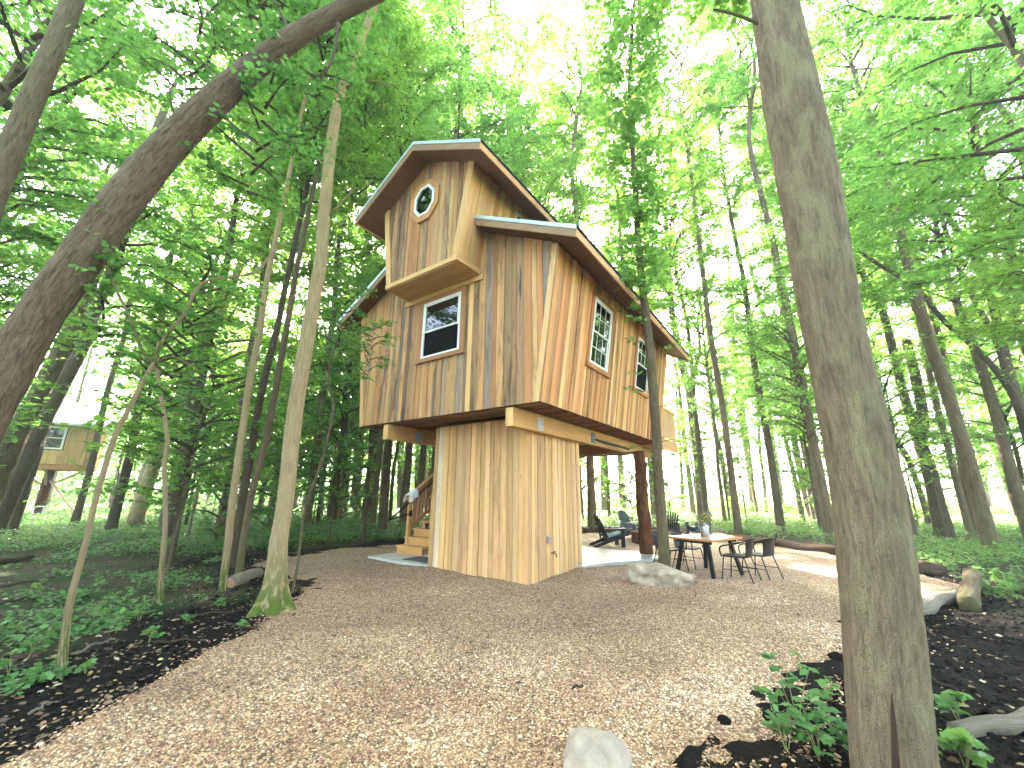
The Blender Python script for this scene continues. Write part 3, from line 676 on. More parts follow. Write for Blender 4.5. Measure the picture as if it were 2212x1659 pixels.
for i in range(8):
    a, b_ = ph+2*math.pi*i/8, ph+2*math.pi*(i+1)/8
    q = [(.365*math.cos(a), 8.17+.435*math.sin(a)), (.365*math.cos(b_), 8.17+.435*math.sin(b_)), (.50*math.cos(b_), 8.17+.575*math.sin(b_)), (.50*math.cos(a), 8.17+.575*math.sin(a))]
    board(q, -.062, -.021, ow, None, (.55, .33, .17, .2), 'casing', M['board'])
# --- outlet and tap on the tower
TS = frame((0, TWY/2, 0), (0, 1, 0), (0, 0, 1))
m = MB(); m.box(.72-TWY/2-.05, .72-TWY/2+.05, -.06, -.018, .64, .77); m.box(.72-TWY/2-.03, .72-TWY/2+.03, -.072, -.061, .66, .75); m.build('outlet_box', M['galv'], house, TS)
m = MB(); x_ = .86-TWY/2; m.tube([(x_, -.01, .44), (x_, -.10, .44), (x_, -.13, .41), (x_, -.135, .36)], .013, 8); m.lathe([(.0, .46), (.03, .46), (.03, .475), (0, .475)], 10, (x_, -.09)); m.build('water_tap', M['brass'], house, TS)
# --- stairs up the left side of the tower
stair = MB(); A0, A1, SB = -4.72, -3.74, .80
run, rise = .28, .195
for s in (A0+.02, A1-.06):
    stair.bar((s+.02, SB+.12, .10), (s+.02, SB+run*8, .05+rise*7.6), .04, .26, (1, 0, 0))
so = stair.build('staircase', M['boardy'], house); so.color = (.55, .36, .16, .2)
for k in range(8):
    y = SB+run*k; z = .05+rise*(k+1)
    m = MB(); m.box(A0-.03, A1+.03, -.03, run+.02, z-.042, z); o = m.build('tread', M['boardx'], so, Matrix.Translation((0, y, 0))); o.color = (.60, .42, .20, .15)
    m = MB(); m.box(A0, A1, 0.0, .03, z-rise+.002, z-.044); o = m.build('riser', M['boardx'], so, Matrix.Translation((0, y, 0))); o.color = (.60, .40, .17, .15)
m = MB(); m.box(A0, A1, SB+run*8+.03, 5.0, .05+rise*8-.09, .05+rise*8); m.build('landing', M['boardx'], so).color = (.55, .36, .18, .2)
def rail_side(xr, pipe):
    zt = lambda y: 1.52+(y-(SB+.29))*rise/run
    zb = lambda y: .62+(y-(SB+.29))*rise/run
    for y in (SB+.29, SB+.29+run*3.5, SB+.29+run*7):
        m = MB(); m.box(xr-.045, xr+.045, y-.045, y+.045, max(0.05, .24+(y-SB-.29)*rise/run), zt(y)); m.build('rail_post', M['board'], so).color = (.58, .42, .20, .2)
    ya, yb_ = SB+.2, SB+.3+run*7.2
    m = MB(); m.bar((xr, ya, zt(ya)+.03), (xr, yb_, zt(yb_)+.03), .14, .04); m.build('top_rail', M['boardy'], so).color = (.50, .34, .18, .3)
    m = MB(); m.bar((xr, ya+.13, zb(ya+.13)), (xr, yb_, zb(yb_)), .04, .09); m.build('bottom_rail', M['boardy'], so).color = (.42, .24, .10, .3)
    k = 0; y = ya+.24
    while y < yb_-.05:
        m = MB(); m.box(xr-.012, xr+.012, y-.045, y+.045, zb(y), zt(y)); m.build('baluster', M['plank'], so).color = (.46, .33, .20, .4); y += .15
    if pipe:
        m = MB(); xp = xr+.09
        m.tube([(xp, SB-.45, .90), (xp, SB-.1, 1.14), (xp, yb_, zt(yb_)-.1)], .02, 8)
        m.tube([(xp, SB-.43, .91), (xp, SB-.10, .98), (xr+.045, SB+.26, 1.04)], .014, 8); m.box(xr+.03, xr+.06, SB+.24, SB+.34, .97, 1.11)
        m.build('handrail', M['black'], so)
rail_side(A0+.06, True); rail_side(A1-.0, False)
# --- things about the house
HM = Matrix.Translation((T0.x, T0.y, 0))@Matrix.Rotation(RZH, 4, 'Z')
def hw(x, y, z=0.0): return HM@Vector((x, y, z))
# concrete patio under and beside the house
outline = [(-4.76, -.06), (-2.68, -.06), (-2.5, .25), (-.3, .25), (-.3, 1.95), (.14, 2.02), (.40, 2.9), (.80, 3.6), (1.06, 4.2), (1.02, 4.75), (.6, 5.25), (-.3, 5.25), (-1.4, 5.2), (-4.76, 5.2)]
m = MB(); k = len(outline); m.add([(x, y, -.15) for x, y in outline]+[(x, y, .05) for x, y in outline], [tuple(range(k-1, -1, -1)), tuple(range(k, 2*k))]+[(i, (i+1) % k, (i+1) % k+k, i+k) for i in range(k)])
pm = m.mesh('concrete_patio'); pat = link('concrete_patio', pm, M['concrete']); pat.matrix_world = HM; tag(pat, 'pale concrete patio slab under the treehouse', kind='structure')
def at_house(o, x, y, z, rz=0.0):
    p = hw(x, y, z); o.location = p; o.rotation_euler = (0, 0, RZH+rz); return o
m = MB(); m.box(-.42, .42, -.28, .28, 0, .012); o = m.build('door_mat', M['mat']); at_house(o, -3.3, .42, .05); tag(o, 'flat grey door mat on the slab before the steps', 'mat')
lan = thing('lantern', 'small black lantern with clear sides sitting on a stair tread', 'lantern'); at_house(lan, -4.32, SB+run*3+.06, .05+rise*4-.19)
lan.location = hw(-4.30, SB+run*2+.12, .05+rise*3)
m = MB(); m.box(-.08, .08, -.06, .06, 0, .02); m.build('base', M['black'], lan)
m = MB(); m.box(-.09, .09, -.07, .07, .125, .145); m.build('top', M['black'], lan)
m = MB(); m.box(-.065, .065, -.045, .045, .021, .124); m.build('glass', M['glass'], lan)
for sx in (-1, 1):
    for sy in (-1, 1):
        m = MB(); m.box(sx*.072-.006, sx*.072+.006, sy*.052-.006, sy*.052+.006, .02, .125); m.build('post', M['galv'], lan)
# cloth draped over the rail
m = MB(); nU, nV = 9, 7; vv = []
for i in range(nU):
    for j in range(nV):
        u = i/(nU-1)-.5; v_ = j/(nV-1)-.5
        drop = max(0, abs(u)-.22)*1.0
        vv.append((u*.30-(.03*math.sin(v_*9) if abs(u) > .25 else 0), v_*.26+.03*math.sin(u*7), -drop*.75+.012*math.sin(v_*14+u*5)+.02+v_*.17))
ff = [(i*nV+j, (i+1)*nV+j, (i+1)*nV+j+1, i*nV+j+1) for i in range(nU-1) for j in range(nV-1)]
m.add(vv, ff); me = m.mesh('cloth', True); o = link('cloth', me, M['cloth']); at_house(o, A0+.06, SB+.30, 1.60)
md = o.modifiers.new('thick', 'SOLIDIFY'); md.thickness = .006
tag(o, 'white cloth draped over the foot of the stair rail', 'cloth')
# ------------------------------------------------------------------ furniture
def copy_tree(o, parent=None):
    c = o.copy(); COL.objects.link(c); c.parent = parent
    for ch in list(o.children): copy_tree(ch, c)
    return c
M['chair_navy'] = plain('dark_navy_poly_lumber', (0.005, 0.007, 0.011), 0.5, var=0.2, spec=0.25)
M['chair_grey'] = plain('slate_grey_poly_lumber', (0.05, 0.058, 0.078), 0.4, var=0.15)
M['chair_black'] = plain('black_poly_lumber', (0.0035, 0.0035, 0.004), 0.4, var=0.2)
M['chair_blue'] = plain('blue_poly_lumber', (0.012, 0.030, 0.055), 0.4, var=0.2)
M['cushion'] = plain('pale_blue_cushion', (0.22, 0.32, 0.38), 0.9, var=0.15)
def adirondack(label, mat, loc, rz, cushion=False):
    """A deck chair that faces -y: fanned back slats, sloped seat slats, broad arms."""
    t = thing('adirondack_chair', label, 'chair', loc, rz, 'deck chairs around the fire pit')
    for s in (-1, 1):
        m = MB(); m.box(s*.31-.022, s*.31+.022, -.36, -.24, 0, .545); m.build('front_leg', mat, t)
        m = MB(); m.prism([(-.33, .26), (-.33, .40), (.10, .27), (.62, .06), (.66, .0), (.50, .0), (.05, .16)], s*.265-.02, s*.265+.02)
        m.v = [(b_, a_, c_) for a_, b_, c_ in m.v]; m.build('stringer', mat, t)
        m = MB(); m.add([(s*.22, -.42, .546), (s*.41, -.42, .546), (s*.40, -.1, .546), (s*.36, .30, .546), (s*.24, .30, .546), (s*.25, -.1, .546)]
                        + [(s*.22, -.42, .572), (s*.41, -.42, .572), (s*.40, -.1, .572), (s*.36, .30, .572), (s*.24, .30, .572), (s*.25, -.1, .572)],
                        [(0, 1, 2, 3, 4, 5), (11, 10, 9, 8, 7, 6)]+[(i, (i+1) % 6, (i+1) % 6+6, i+6) for i in range(6)])
        m.build('arm', mat, t)
        m = MB(); m.bar((s*.30, .22, .12), (s*.30, .30, .545), .04, .07, (1, 0, 0)); m.build('rear_leg', mat, t)
    for k in range(6):
        y = -.33+k*.095; z = .405-(y+.33)*.31; m = MB(); m.bar((-.29, y, z), (.29, y, z), .085, .022, (0, -.31, 1)); m.build('seat_slat', mat, t)
    for k in range(7):
        f = (k-3)/3; x0 = f*.20; x1 = f*.285; top = 1.0-.13*f*f
        p0 = Vector((x0, .13, .24)); p1 = Vector((x1, .13+(top-.24)*.50, top))
        m = MB(); m.bar(p0, p1, .066, .02, (0, -1, .5)); m.build('back_slat', mat, t)
    for (y, z, hw_) in ((.20, .33, .26), (.365, .66, .30)):
        m = MB(); m.bar((-hw_, y+.02, z), (hw_, y+.02, z), .03, .07, (0, 0, 1)); m.build('back_rail', mat, t)
    if cushion:
        m = MB(); m.bar((0, -.30, .435), (0, .14, .30), .46, .045, (0, .3, 1)); m.build('seat_cushion', M['cushion'], t)
    return t
def gpos(px, py, z=0.0):
    p = gz(px, py); return (p.x, p.y, max(gh(p.x, p.y), 0.0)+z)
adirondack('dark navy deck chair with pale seat cushion, at the patio edge by the tower', M['chair_navy'], gpos(1320, 1180), math.radians(95), True)
adirondack('slate grey deck chair with slatted back, behind the log post', M['chair_grey'], gpos(1368, 1162), math.radians(38))
adirondack('black deck chair showing the back of its rounded slats', M['chair_black'], gpos(1447, 1160), math.radians(172))
adirondack('blue deck chair beyond the flower can, facing the fire pit', M['chair_blue'], gpos(1512, 1161), math.radians(-78))
M['rust'] = plain('rusty_fire_ring', (0.11, 0.035, 0.018), 0.8, 0.2, var=0.5, scale=14, bump=0.4)
fp = thing('fire_pit', 'rusty round fire pit ring behind the log post', 'fire pit', gpos(1400, 1172))
m = MB(); m.lathe([(.55, -.05), (.55, .32), (.58, .33), (.58, .36), (.50, .36), (.50, .02), (.0, .02)], 28); m.build('ring', M['rust'], fp)
for k in range(5):
    a = k*1.256; m = MB(); m.tube([(.42*math.cos(a), .42*math.sin(a), .05), (.05*math.cos(a+.5), .05*math.sin(a+.5), .33)], [.05, .035], 8); m.build('charred_log', M['black'], fp)

# table
M['tabletop'] = wood('table_wood', stain=0.2, axis=0, rough=0.22)
tp = [gz(x, y, .74) for x, y in ((1445, 1159), (1537, 1168), (1588, 1159), (1500, 1151.5))]
tc_ = (tp[0]+tp[1]+tp[2]+tp[3])/4; ex = (tp[1]-tp[0]); rzt = math.atan2(ex.y, ex.x)
L1 = ex.length; L2 = (tp[2]-tp[1]).length; print('table', tc_, L1, L2, math.degrees(rzt))
L1 = min(max(L1, .9), 1.25); L2 = min(max(L2, .9), 1.5)
tc_ = Vector((tp[1].x, tp[1].y, 0))+(-(Vector((math.cos(rzt), math.sin(rzt), 0))*L1/2)+Vector((-math.sin(rzt), math.cos(rzt), 0))*L2/2)
tab = thing('patio_table', 'square patio table with thick orange wood top and splayed dark legs', 'table', (tc_.x, tc_.y, gh(tc_.x, tc_.y)), rzt)
nb = 6
for k in range(nb):
    y0 = -L2/2+k*L2/nb; m = MB(); m.box(-L1/2, L1/2, y0+.001, y0+L2/nb-.001, .70, .742); o = m.build('top_plank', M['tabletop'], tab); o.color = (.50*random.uniform(.85, 1.1), .27*random.uniform(.85, 1.1), .12, .2)
m = MB()
for s in (-1, 1): m.box(-L1/2+.08, L1/2-.08, s*(L2/2-.14)-.02, s*(L2/2-.14)+.02, .64, .698)
m.build('apron', M['black'], tab)
for sx in (-1, 1):
    for sy in (-1, 1):
        m = MB(); m.bar((sx*(L1/2-.20), sy*(L2/2-.20), .698), (sx*(L1/2-.07), sy*(L2/2-.07), -.02), .065, .065, (1, 0, 0)); m.build('leg', M['black'], tab)
def dining_chair(label, loc, rz):
    """A stacking bistro chair that faces -y: woven seat and back, one tube for arms and top rail, four splayed legs."""
    t = thing('bistro_chair', label, 'chair', loc, rz, 'black bistro chairs round the patio table')
    m = MB(); n_ = 16; ring_ = [(.24*math.copysign(abs(math.cos(a))**.6, math.cos(a)), .23*math.copysign(abs(math.sin(a))**.6, math.sin(a))-.01) for a in [2*math.pi*i/n_ for i in range(n_)]]
    m.add([(x, y, .425+.01*y) for x, y in ring_]+[(x, y, .455+.01*y) for x, y in ring_]+[(0, 0, .44), (0, 0, .418)], [(n_+i, n_+(i+1) % n_, 2*n_) for i in range(n_)]+[((i+1) % n_, i, 2*n_+1) for i in range(n_)]+[(i, (i+1) % n_, n_+(i+1) % n_, n_+i) for i in range(n_)])
    m.build('seat', M['chair_navy'], t)
    rail = [(-.27, -.20, .43), (-.285, -.22, .56), (-.285, -.16, .63), (-.285, .02, .665), (-.27, .20, .72), (-.17, .31, .765), (0, .34, .775)]
    rail += [(-x, y, z) for x, y, z in rail[-2::-1]]
    pts, _ = smooth_path(rail, [0]*len(rail), 4); m = MB(); m.tube(pts, .013, 8); m.build('arm_rail', M['black'], t)
    m = MB(); vv = []; cols = 9
    for j in range(5):
        f = j/4
        for i in range(cols):
            a = (i/(cols-1)-.5)*2; x = a*(.20+.02*f); y = .22+.09*f-.05*a*a*(.4+f*.8); vv.append((x, y, .44+.325*f-.015*a*a))
    q = [(j*cols+i, j*cols+i+1, (j+1)*cols+i+1, (j+1)*cols+i) for j in range(4) for i in range(cols-1)]
    m.add(vv, q); m.add([(x, y+.014, z) for x, y, z in vv], [tuple(reversed(k)) for k in q]); m.build('backrest', M['chair_navy'], t)
    for sx in (-1, 1):
        for (p, q2) in (((sx*.22, -.18, .43), (sx*.255, -.25, -.02)), ((sx*.21, .18, .43), (sx*.25, .31, -.02))):
            m = MB(); m.tube([p, q2], .011, 8); m.build('leg', M['black'], t)
    m = MB(); m.tube([(-.24, -.215, .2), (-.24, .24, .2)], .007, 6); m.tube([(.24, -.215, .2), (.24, .24, .2)], .007, 6); m.build('stretcher', M['black'], t)
    return t
def tpos(x, y):
    c, s = math.cos(rzt), math.sin(rzt); X, Y = tc_.x+x*c-y*s, tc_.y+x*s+y*c; return (X, Y, gh(X, Y))
dining_chair('black woven bistro chair by the splayed table leg, its back to the clearing', tpos(L1/2+.26, -L2/2+.42), rzt-math.radians(82))
dining_chair('black woven bistro chair beside the table, partly behind another bistro chair', tpos(L1/2+.36, L2/2-.22), rzt-math.radians(95))
dining_chair('black woven bistro chair half hidden by the thin leafy tree', tpos(-L1/2-.22, -L2/2+.32), rzt+math.radians(78))
dining_chair('black woven bistro chair pulled up between the table and the log post', tpos(-L1/2-.20, L2/2-.25), rzt+math.radians(95))
# milk can with flowers
can = thing('milk_can', 'galvanised milk can of dried yellow flowers on the patio table', 'vase', (0, 0, 0)); cp_ = tpos(-.02, .02)
can.location = (cp_[0], cp_[1], cp_[2]+.742)
m = MB(); m.lathe([(.085, 0), (.09, .01), (.09, .20), (.075, .24), (.058, .265), (.06, .29), (.072, .30), (.066, .30), (.05, .27), (0, .25)], 20); m.build('can', M['galv'], can, smooth=True)
for s in (-1, 1):
    m = MB(); m.tube([(s*.085, 0, .19), (s*.125, 0, .20), (s*.12, 0, .25), (s*.065, 0, .265)], .006, 6); m.build('handle', M['galv'], can)
M['dry'] = plain('dried_stem', (0.20, 0.19, 0.07), 0.9, var=0.4, scale=40)
M['yellow'] = plain('yellow_petal', (0.55, 0.38, 0.03), 0.7, var=0.25, scale=40)
for k in range(26):
    a = random.uniform(0, 6.28); r = random.uniform(.02, .20); h = random.uniform(.34, .50)-r*.35
    tip = Vector((r*math.cos(a), r*math.sin(a), h)); m = MB(); m.tube([(.02*math.cos(a), .02*math.sin(a), .2), (r*.5*math.cos(a), r*.5*math.sin(a), h*.8), tip], .003, 4)
    for q in range(6):
        b_ = random.uniform(0, 6.28); d = Vector((math.cos(b_), math.sin(b_), random.uniform(-.2, .8))); base = tip-Vector((0, 0, random.uniform(0, .12))); m.bar(base, base+d*.05, .02, .004)
    m.build('stem', M['dry'], can)
    if k % 3 == 0:
        m = MB(); m.lathe([(0, -.01), (.022, 0), (.026, .012), (.010, .022), (0, .018)], 8); o = m.build('flower', M['yellow'], can, Matrix.Translation(tip))

# ------------------------------------------------------------------ rocks, logs, sticks
M['rock'] = rock_mat('grey_boulder_stone', (0.22, 0.165, 0.115), (0.52, 0.415, 0.31), (0.18, 0.15, 0.09))
M['rock_white'] = rock_mat('pale_boulder_stone', (0.27, 0.215, 0.165), (0.44, 0.365, 0.295), (0.35, 0.285, 0.22))
def rock(name, label, mat, loc, size, rz, seed, shape=None, sub=4):
    bm = bmesh.new(); bmesh.ops.create_icosphere(bm, subdivisions=sub, radius=1.0); off = Vector((seed*7.1, seed*3.3, seed*1.7))
    for v in bm.verts:
        p = v.co.copy(); n1 = mnoise.fractal(p*1.1+off, 1.0, 2.0, 3); n2 = mnoise.fractal(p*4.0+off, 1.0, 2.0, 4); n3 = mnoise.cell(p*2.2+off)
        p *= 1+.28*n1+.07*n2+.05*n3
        if shape: p = shape(p)
        v.co = Vector((p.x*size[0], p.y*size[1], p.z*size[2]))
    me = bpy.data.meshes.new(name); bm.to_mesh(me); bm.free(); me.polygons.foreach_set('use_smooth', [True]*len(me.polygons))
    vattr(me, 'along', [tuple(v.co) for v in me.vertices])
    o = link(name, me, mat); o.location = loc; o.rotation_euler = (0, 0, rz); return tag(o, label, 'rock')
def slab_shape(p):
    x = p.x; top = .62-.05*x if x < .15 else .62-.62*(x-.15)
    z = max(min(p.z*1.25, top+.10*mnoise.noise(p*3.0)), -.5+.18*max(0, -x))
    return Vector((x, p.y*(1-.3*max(0, x)), z+.22*mnoise.noise(p*2.3+Vector((4, 1, 0)))*max(0, x)))
g1 = gz(1430, 1268); rock('boulder', 'long flat grey boulder lying at the foot of the thin leafy tree', M['rock'], (g1.x+.02, g1.y+.22, .14), (.62, .36, .31), math.radians(-14), 3, slab_shape, 5)
g2 = gz(1275, 1650); rock('boulder', 'rounded white boulder in the gravel, away from the house', M['rock_white'], (g2.x+.02, g2.y-.05, .02), (.235, .21, .165), .5, 5)
for i, (px, py, s) in enumerate(((1565, 1562, .05), (1700, 1540, .11), (1810, 1425, .08), (1672, 1560, .07))):
    p = gz(px, py); o = rock('soil_clod', ['small black soil clod alone on the gravel', 'large black soil clod under the sapling weeds', 'black soil clod touching the big grey trunk', 'lump of black soil at the gravel edge'][i], M['soilclod'], (p.x, p.y, gh(p.x, p.y)+s*.3), (s, s*.8, s*.6), i, i+9, None, 3); o['category'] = 'clod'
M['heart'] = plain('cut_end_grain', (0.36, 0.20, 0.115), 0.8, var=0.35, scale=24, bump=.3)
M['bark_rot'] = bark('rotten_log_bark', (0.055, 0.035, 0.025), (0.17, 0.11, 0.075), (0.24, 0.20, 0.14), 0.3, 0, 0.5)
M['bark_bleach'] = bark('bleached_wood', (0.24, 0.195, 0.145), (0.44, 0.38, 0.30), (0.22, 0.185, 0.13), 0.3, 0, 0.3)
def log(label, mat, p, q, r0, r1, ends=True, bend=.03, name='log', cat='log', n=14):
    p, q = Vector(p), Vector(q); d = q-p; side = d.cross(Vector((0, 0, 1))).normalized(); k = 9; ph = random.uniform(0, 6)
    pts = [p+d*(i/k)+side*(bend*math.sin(i*.9+ph))+Vector((0, 0, bend*.5*math.sin(i*1.4+ph))) for i in range(k+1)]
    rr = [(lambda i: (lambda th: (r0+(r1-r0)*i/k)*(1+.07*math.sin(2*th+i+ph)+.06*math.sin(5*th-i*1.3)+.03*random.uniform(-1, 1))))(i) for i in range(k+1)]
    v, f, al = tube_arrays(pts, rr, n); t = thing(name, label, cat, p)
    v = [a-p for a in v]; me = mesh_from('bark', v, f, True); vattr(me, 'along', al); link('bark', me, mat, t)
    if ends:
        for c, dd, rad in ((Vector((0, 0, 0)), -d.normalized(), r0), (d, d.normalized(), r1)):
            m = MB(); ax = dd.cross(Vector((0, 0, 1))).normalized(); ay = dd.cross(ax)
            c = c+dd*.004
            rim = [c+(ax*math.cos(a)+ay*math.sin(a))*rad*(.90+.05*math.sin(3*a)) for a in [2*math.pi*i/14 for i in range(14)]]
            m.add([c+dd*.012]+rim, [(0, i+1, (i+1) % 14+1) for i in range(14)]); m.build('cut_end', M['heart'], t)
    return t
def gl(px, py, up=0.0): 
    p = gz(px, py); return (p.x, p.y, gh(p.x, p.y)+up)
log('short cut log with a reddish sawn end beside the mossy trunk', M['bark_bleach'], gl(500, 1268, .10), gl(556, 1243, .10), .105, .09)
log('long dark rotting log edging the gravel behind the patio table', M['bark_rot'], gl(1600, 1168, .10), gl(1822, 1200, .10), .13, .15, bend=.08)
log('pale bare log lying on the soil behind the big grey trunk', M['bark_bleach'], gl(1960, 1335, .13), gl(2066, 1300, .11), .115, .09)
log('stout log chunk leaning up out of the black soil', M['bark_mid'], gl(2093, 1318, .06), tuple(Vector(gl(2125, 1280, .0))+Vector((0, .1, .30))), .125, .11, False, .01)
log('dark reddish rotten log end showing past the big grey trunk', M['bark_rot'], gl(1960, 1236, .12), gl(2036, 1240, .11), .16, .13)
log('weathered log edging the gravel behind the navy deck chair', M['bark_rot'], gl(1258, 1150, .10), gl(1345, 1148, .10), .13, .10)
log('split bleached log on the black soil beside the weeds', M['bark_bleach'], gl(2068, 1578, .05), gl(2290, 1560, .06), .055, .075, False, .02)
log('half buried log among the weeds on the black soil', M['bark_rot'], gl(-40, 1225, .06), gl(70, 1208, .06), .07, .05)
log('mossy rotten log in the undergrowth behind the stairs', M['bark_rot'], gl(770, 1140, .1), gl(800, 1152, .1), .09, .07)
sticks = [((70, 1532), (110, 1512), .012, 'pale broken stick lying on the black soil strip'), ((0, 1305), (80, 1290), .02, 'thin grey fallen branch in the leaf litter by the log'), ((330, 1395), (440, 1375), .014, 'slender bare branch lying beside the saplings'),
          ((150, 1420), (235, 1385), .016, 'thin curved twig beside the pale sapling'), ((1500, 1282), (1510, 1310), .008, 'small twig on the gravel beside the flat boulder'), ((2000, 1460), (2080, 1490), .012, 'thin dark root lying on the soil by the trunk'),
          ((30, 1350), (110, 1335), .02, 'bark-stripped fallen branch among the weeds'), ((560, 1365), (480, 1340), .012, 'thin stick pointing at the mossy tree roots'), ((1235, 1488), (1262, 1480), .010, 'flat bark chip alone in the middle of the gravel'),
          ((380, 1330), (520, 1318), .014, 'long thin stick between the two saplings and mossy trunk'), ((0, 1268), (120, 1250), .02, 'grey fallen branch along the ground cover edge')]
for (a, b_, r, lab) in sticks:
    log(lab, M['bark_bleach'] if 'pale' in lab or 'bark-' in lab else M['bark_rot'], gl(*a, r*1.2), gl(*b_, r*1.2), r, r*.6, False, .02, 'stick', 'stick', 7)

# ------------------------------------------------------------------ the second treehouse, far off in the woods
FY = 24.0
fpos = atfwd(84, 1100, FY)
far = thing('far_treehouse', 'small treehouse with white metal roof far off in the woods', 'treehouse', (fpos.x, FY, 0.0), math.radians(40))
def fz(py): return atfwd(110, py, FY).z
zb_, zt_, zr_ = fz(1005), fz(925), fz(868)
print('far house', fpos, zb_, zt_, zr_)
hx, hy = 1.75, 1.9
clad_wall(frame((0, -hy, 0), (1, 0, 0), (0, 0, 1)), rect(-hx, hx, zb_, zt_), [(-.5, .5, zb_+.75, zt_-.1)], PAL_TOWER, far, .2, .34)
clad_wall(frame((hx, 0, 0), (0, 1, 0), (0, 0, 1)), rect(-hy, hy, zb_, zt_), [], PAL_TOWER, far, .2, .34)
clad_wall(frame((-hx, 0, 0), (0, -1, 0), (0, 0, 1)), rect(-hy, hy, zb_, zt_), [], PAL_TOWER, far, .2, .34)
clad_wall(frame((0, hy, 0), (-1, 0, 0), (0, 0, 1)), rect(-hx, hx, zb_, zt_), [], PAL_TOWER, far, .2, .34)
window(frame((0, -hy, 0), (1, 0, 0), (0, 0, 1)), -.45, .45, zb_+.8, zt_-.12, far, 1, 1, .5, trim=False, sill=False)
m = MB(); e = .45; top = zr_
cr4 = [(-hx-e, -hy-e, zt_-.02), (hx+e, -hy-e, zt_-.02), (hx+e, hy+e, zt_-.02), (-hx-e, hy+e, zt_-.02)]
m.add(cr4+[(x, y, z+.14) for x, y, z in cr4]+[(-.5, 0, top), (.5, 0, top)], [(3, 2, 1, 0), (0, 1, 5, 4), (1, 2, 6, 5), (2, 3, 7, 6), (3, 0, 4, 7), (4, 5, 9, 8), (6, 7, 8, 9), (5, 6, 9), (7, 4, 8)])
m.build('roof', M['tin'], far)
m = MB(); m.box(-hx+.05, hx-.05, -hy+.05, hy-.05, zb_-.28, zb_+.02); m.build('floor_frame', M['boardx'], far).color = (.4, .22, .1, .3)
v, f, al = tube_arrays([(0, 0, -.1), (0, 0, zb_*.5), (0, 0, zb_-.2)], [.24, .22, .2], 12); me = mesh_from('post', v, f, True); vattr(me, 'along', al); link('post', me, M['bark_red'], far)
for a in (0, 1.57, 3.14, 4.71):
    m = MB(); m.bar((.15*math.cos(a), .15*math.sin(a), zb_*.62), (1.4*math.cos(a), 1.4*math.sin(a), zb_-.25), .1, .1); m.build('brace', M['board'], far).color = (.5, .38, .26, .2)
m = MB(); m.bar((.15, -.3, zb_*.7), (1.7, -.9, .15), .09, .09); m.build('prop', M['board'], far).color = (.55, .45, .34, .2)
fp0 = far.location
ft = thing('picnic_table', 'pale grey table under the white-roofed treehouse', 'table', (fp0.x+1.4, FY-2.2, 0), .3)
m = MB(); m.box(-.9, .9, -.4, .4, .70, .75); m.build('top', M['galv'], ft)
for sx in (-.8, .8):
    for sy in (-.32, .32):
        m = MB(); m.bar((sx, sy, .7), (sx*1.02, sy*1.1, -.05), .05, .05, (1, 0, 0)); m.build('leg', M['galv'], ft)
M['teal'] = plain('teal_plastic', (0.03, 0.22, 0.26), 0.5, var=0.15)
M['royal'] = plain('royal_blue_plastic', (0.015, 0.03, 0.22), 0.5, var=0.15)
a1 = adirondack('teal deck chair under the white-roofed treehouse', M['teal'], (fp0.x-.9, FY-2.6, 0), .5); a1['group'] = 'deck chairs under the far treehouse'
a2 = adirondack('royal blue deck chair under the white-roofed treehouse', M['royal'], (fp0.x-2.3, FY-2.4, 0), -.8); a2['group'] = 'deck chairs under the far treehouse'
# ------------------------------------------------------------------ leaves
OVAL = (np.array([(0, 0, 0), (.28, .27, .05), (.62, .30, .06), (1.0, 0, -.04), (.62, -.30, .06), (.28, -.27, .05)]), np.array([(0, 1, 2, 3), (0, 3, 4, 5)]))
LOBE = (np.array([(0, 0, 0), (.12, .30, .02), (.40, .28, .05), (.48, .46, .03), (.68, .26, .05), (1.0, 0, -.05), (.68, -.26, .05), (.48, -.46, .03), (.40, -.28, .05), (.12, -.30, .02)]),
        np.array([(0, 1, 2, 5), (2, 3, 4, 5), (0, 5, 8, 9), (5, 6, 7, 8)]))
def leaf_arrays(pos, d, nrm, size, tmpl=OVAL):
    """One small folded leaf blade for each position; d is the midrib direction."""
    d = d/np.linalg.norm(d, axis=1, keepdims=True); s = np.cross(nrm, d); s /= np.linalg.norm(s, axis=1, keepdims=True)+1e-9; n_ = np.cross(d, s)
    T, Fq = tmpl; k = len(T)
    V = pos[:, None]+size[:, None, None]*(T[None, :, 0:1]*d[:, None]+T[None, :, 1:2]*s[:, None]+T[None, :, 2:3]*n_[:, None])
    Fc = Fq[None]+(np.arange(len(pos))*k)[:, None, None]
    return V.reshape(-1, 3), Fc.reshape(-1, 4), k
def unit(v): return v/(np.linalg.norm(v, axis=-1, keepdims=True)+1e-9)
def spray(r, base, direc, length, n, lsize, flat=0.35, out=None):
    """Leaves along a twig: alternate, lying nearly flat, drooping a little."""
    t = (np.arange(n)+r.uniform(.2, .8, n))/n
    side = np.cross(direc, (0, 0, 1.0)); side = unit(side[None])[0] if np.linalg.norm(side) > .05 else np.array((1.0, 0, 0))
    sg = np.where(np.arange(n) % 2 == 0, 1, -1)
    pos = base+direc*length*t[:, None]+np.column_stack([np.zeros(n), np.zeros(n), -.10*length*t*t])+r.normal(0, .05*length, (n, 3))
    d = unit(direc*r.uniform(.3, .9, (n, 1))+side*sg[:, None]*r.uniform(.5, 1.0, (n, 1))+r.normal(0, .25, (n, 3))+np.array((0, 0, -.15)))
    nr = unit(np.array((0, 0, 1.0))+r.normal(0, flat, (n, 3)))
    out.append((pos, d, nr, lsize*r.uniform(.65, 1.2, n)))
def limb_tube(mb, pts, r0, r1, n=6):
    k = len(pts); mb.tube(pts, [r0+(r1-r0)*i/(k-1) for i in range(k)], n)
def bark_attr(me): vattr(me, 'along', [tuple(v.co) for v in me.vertices])
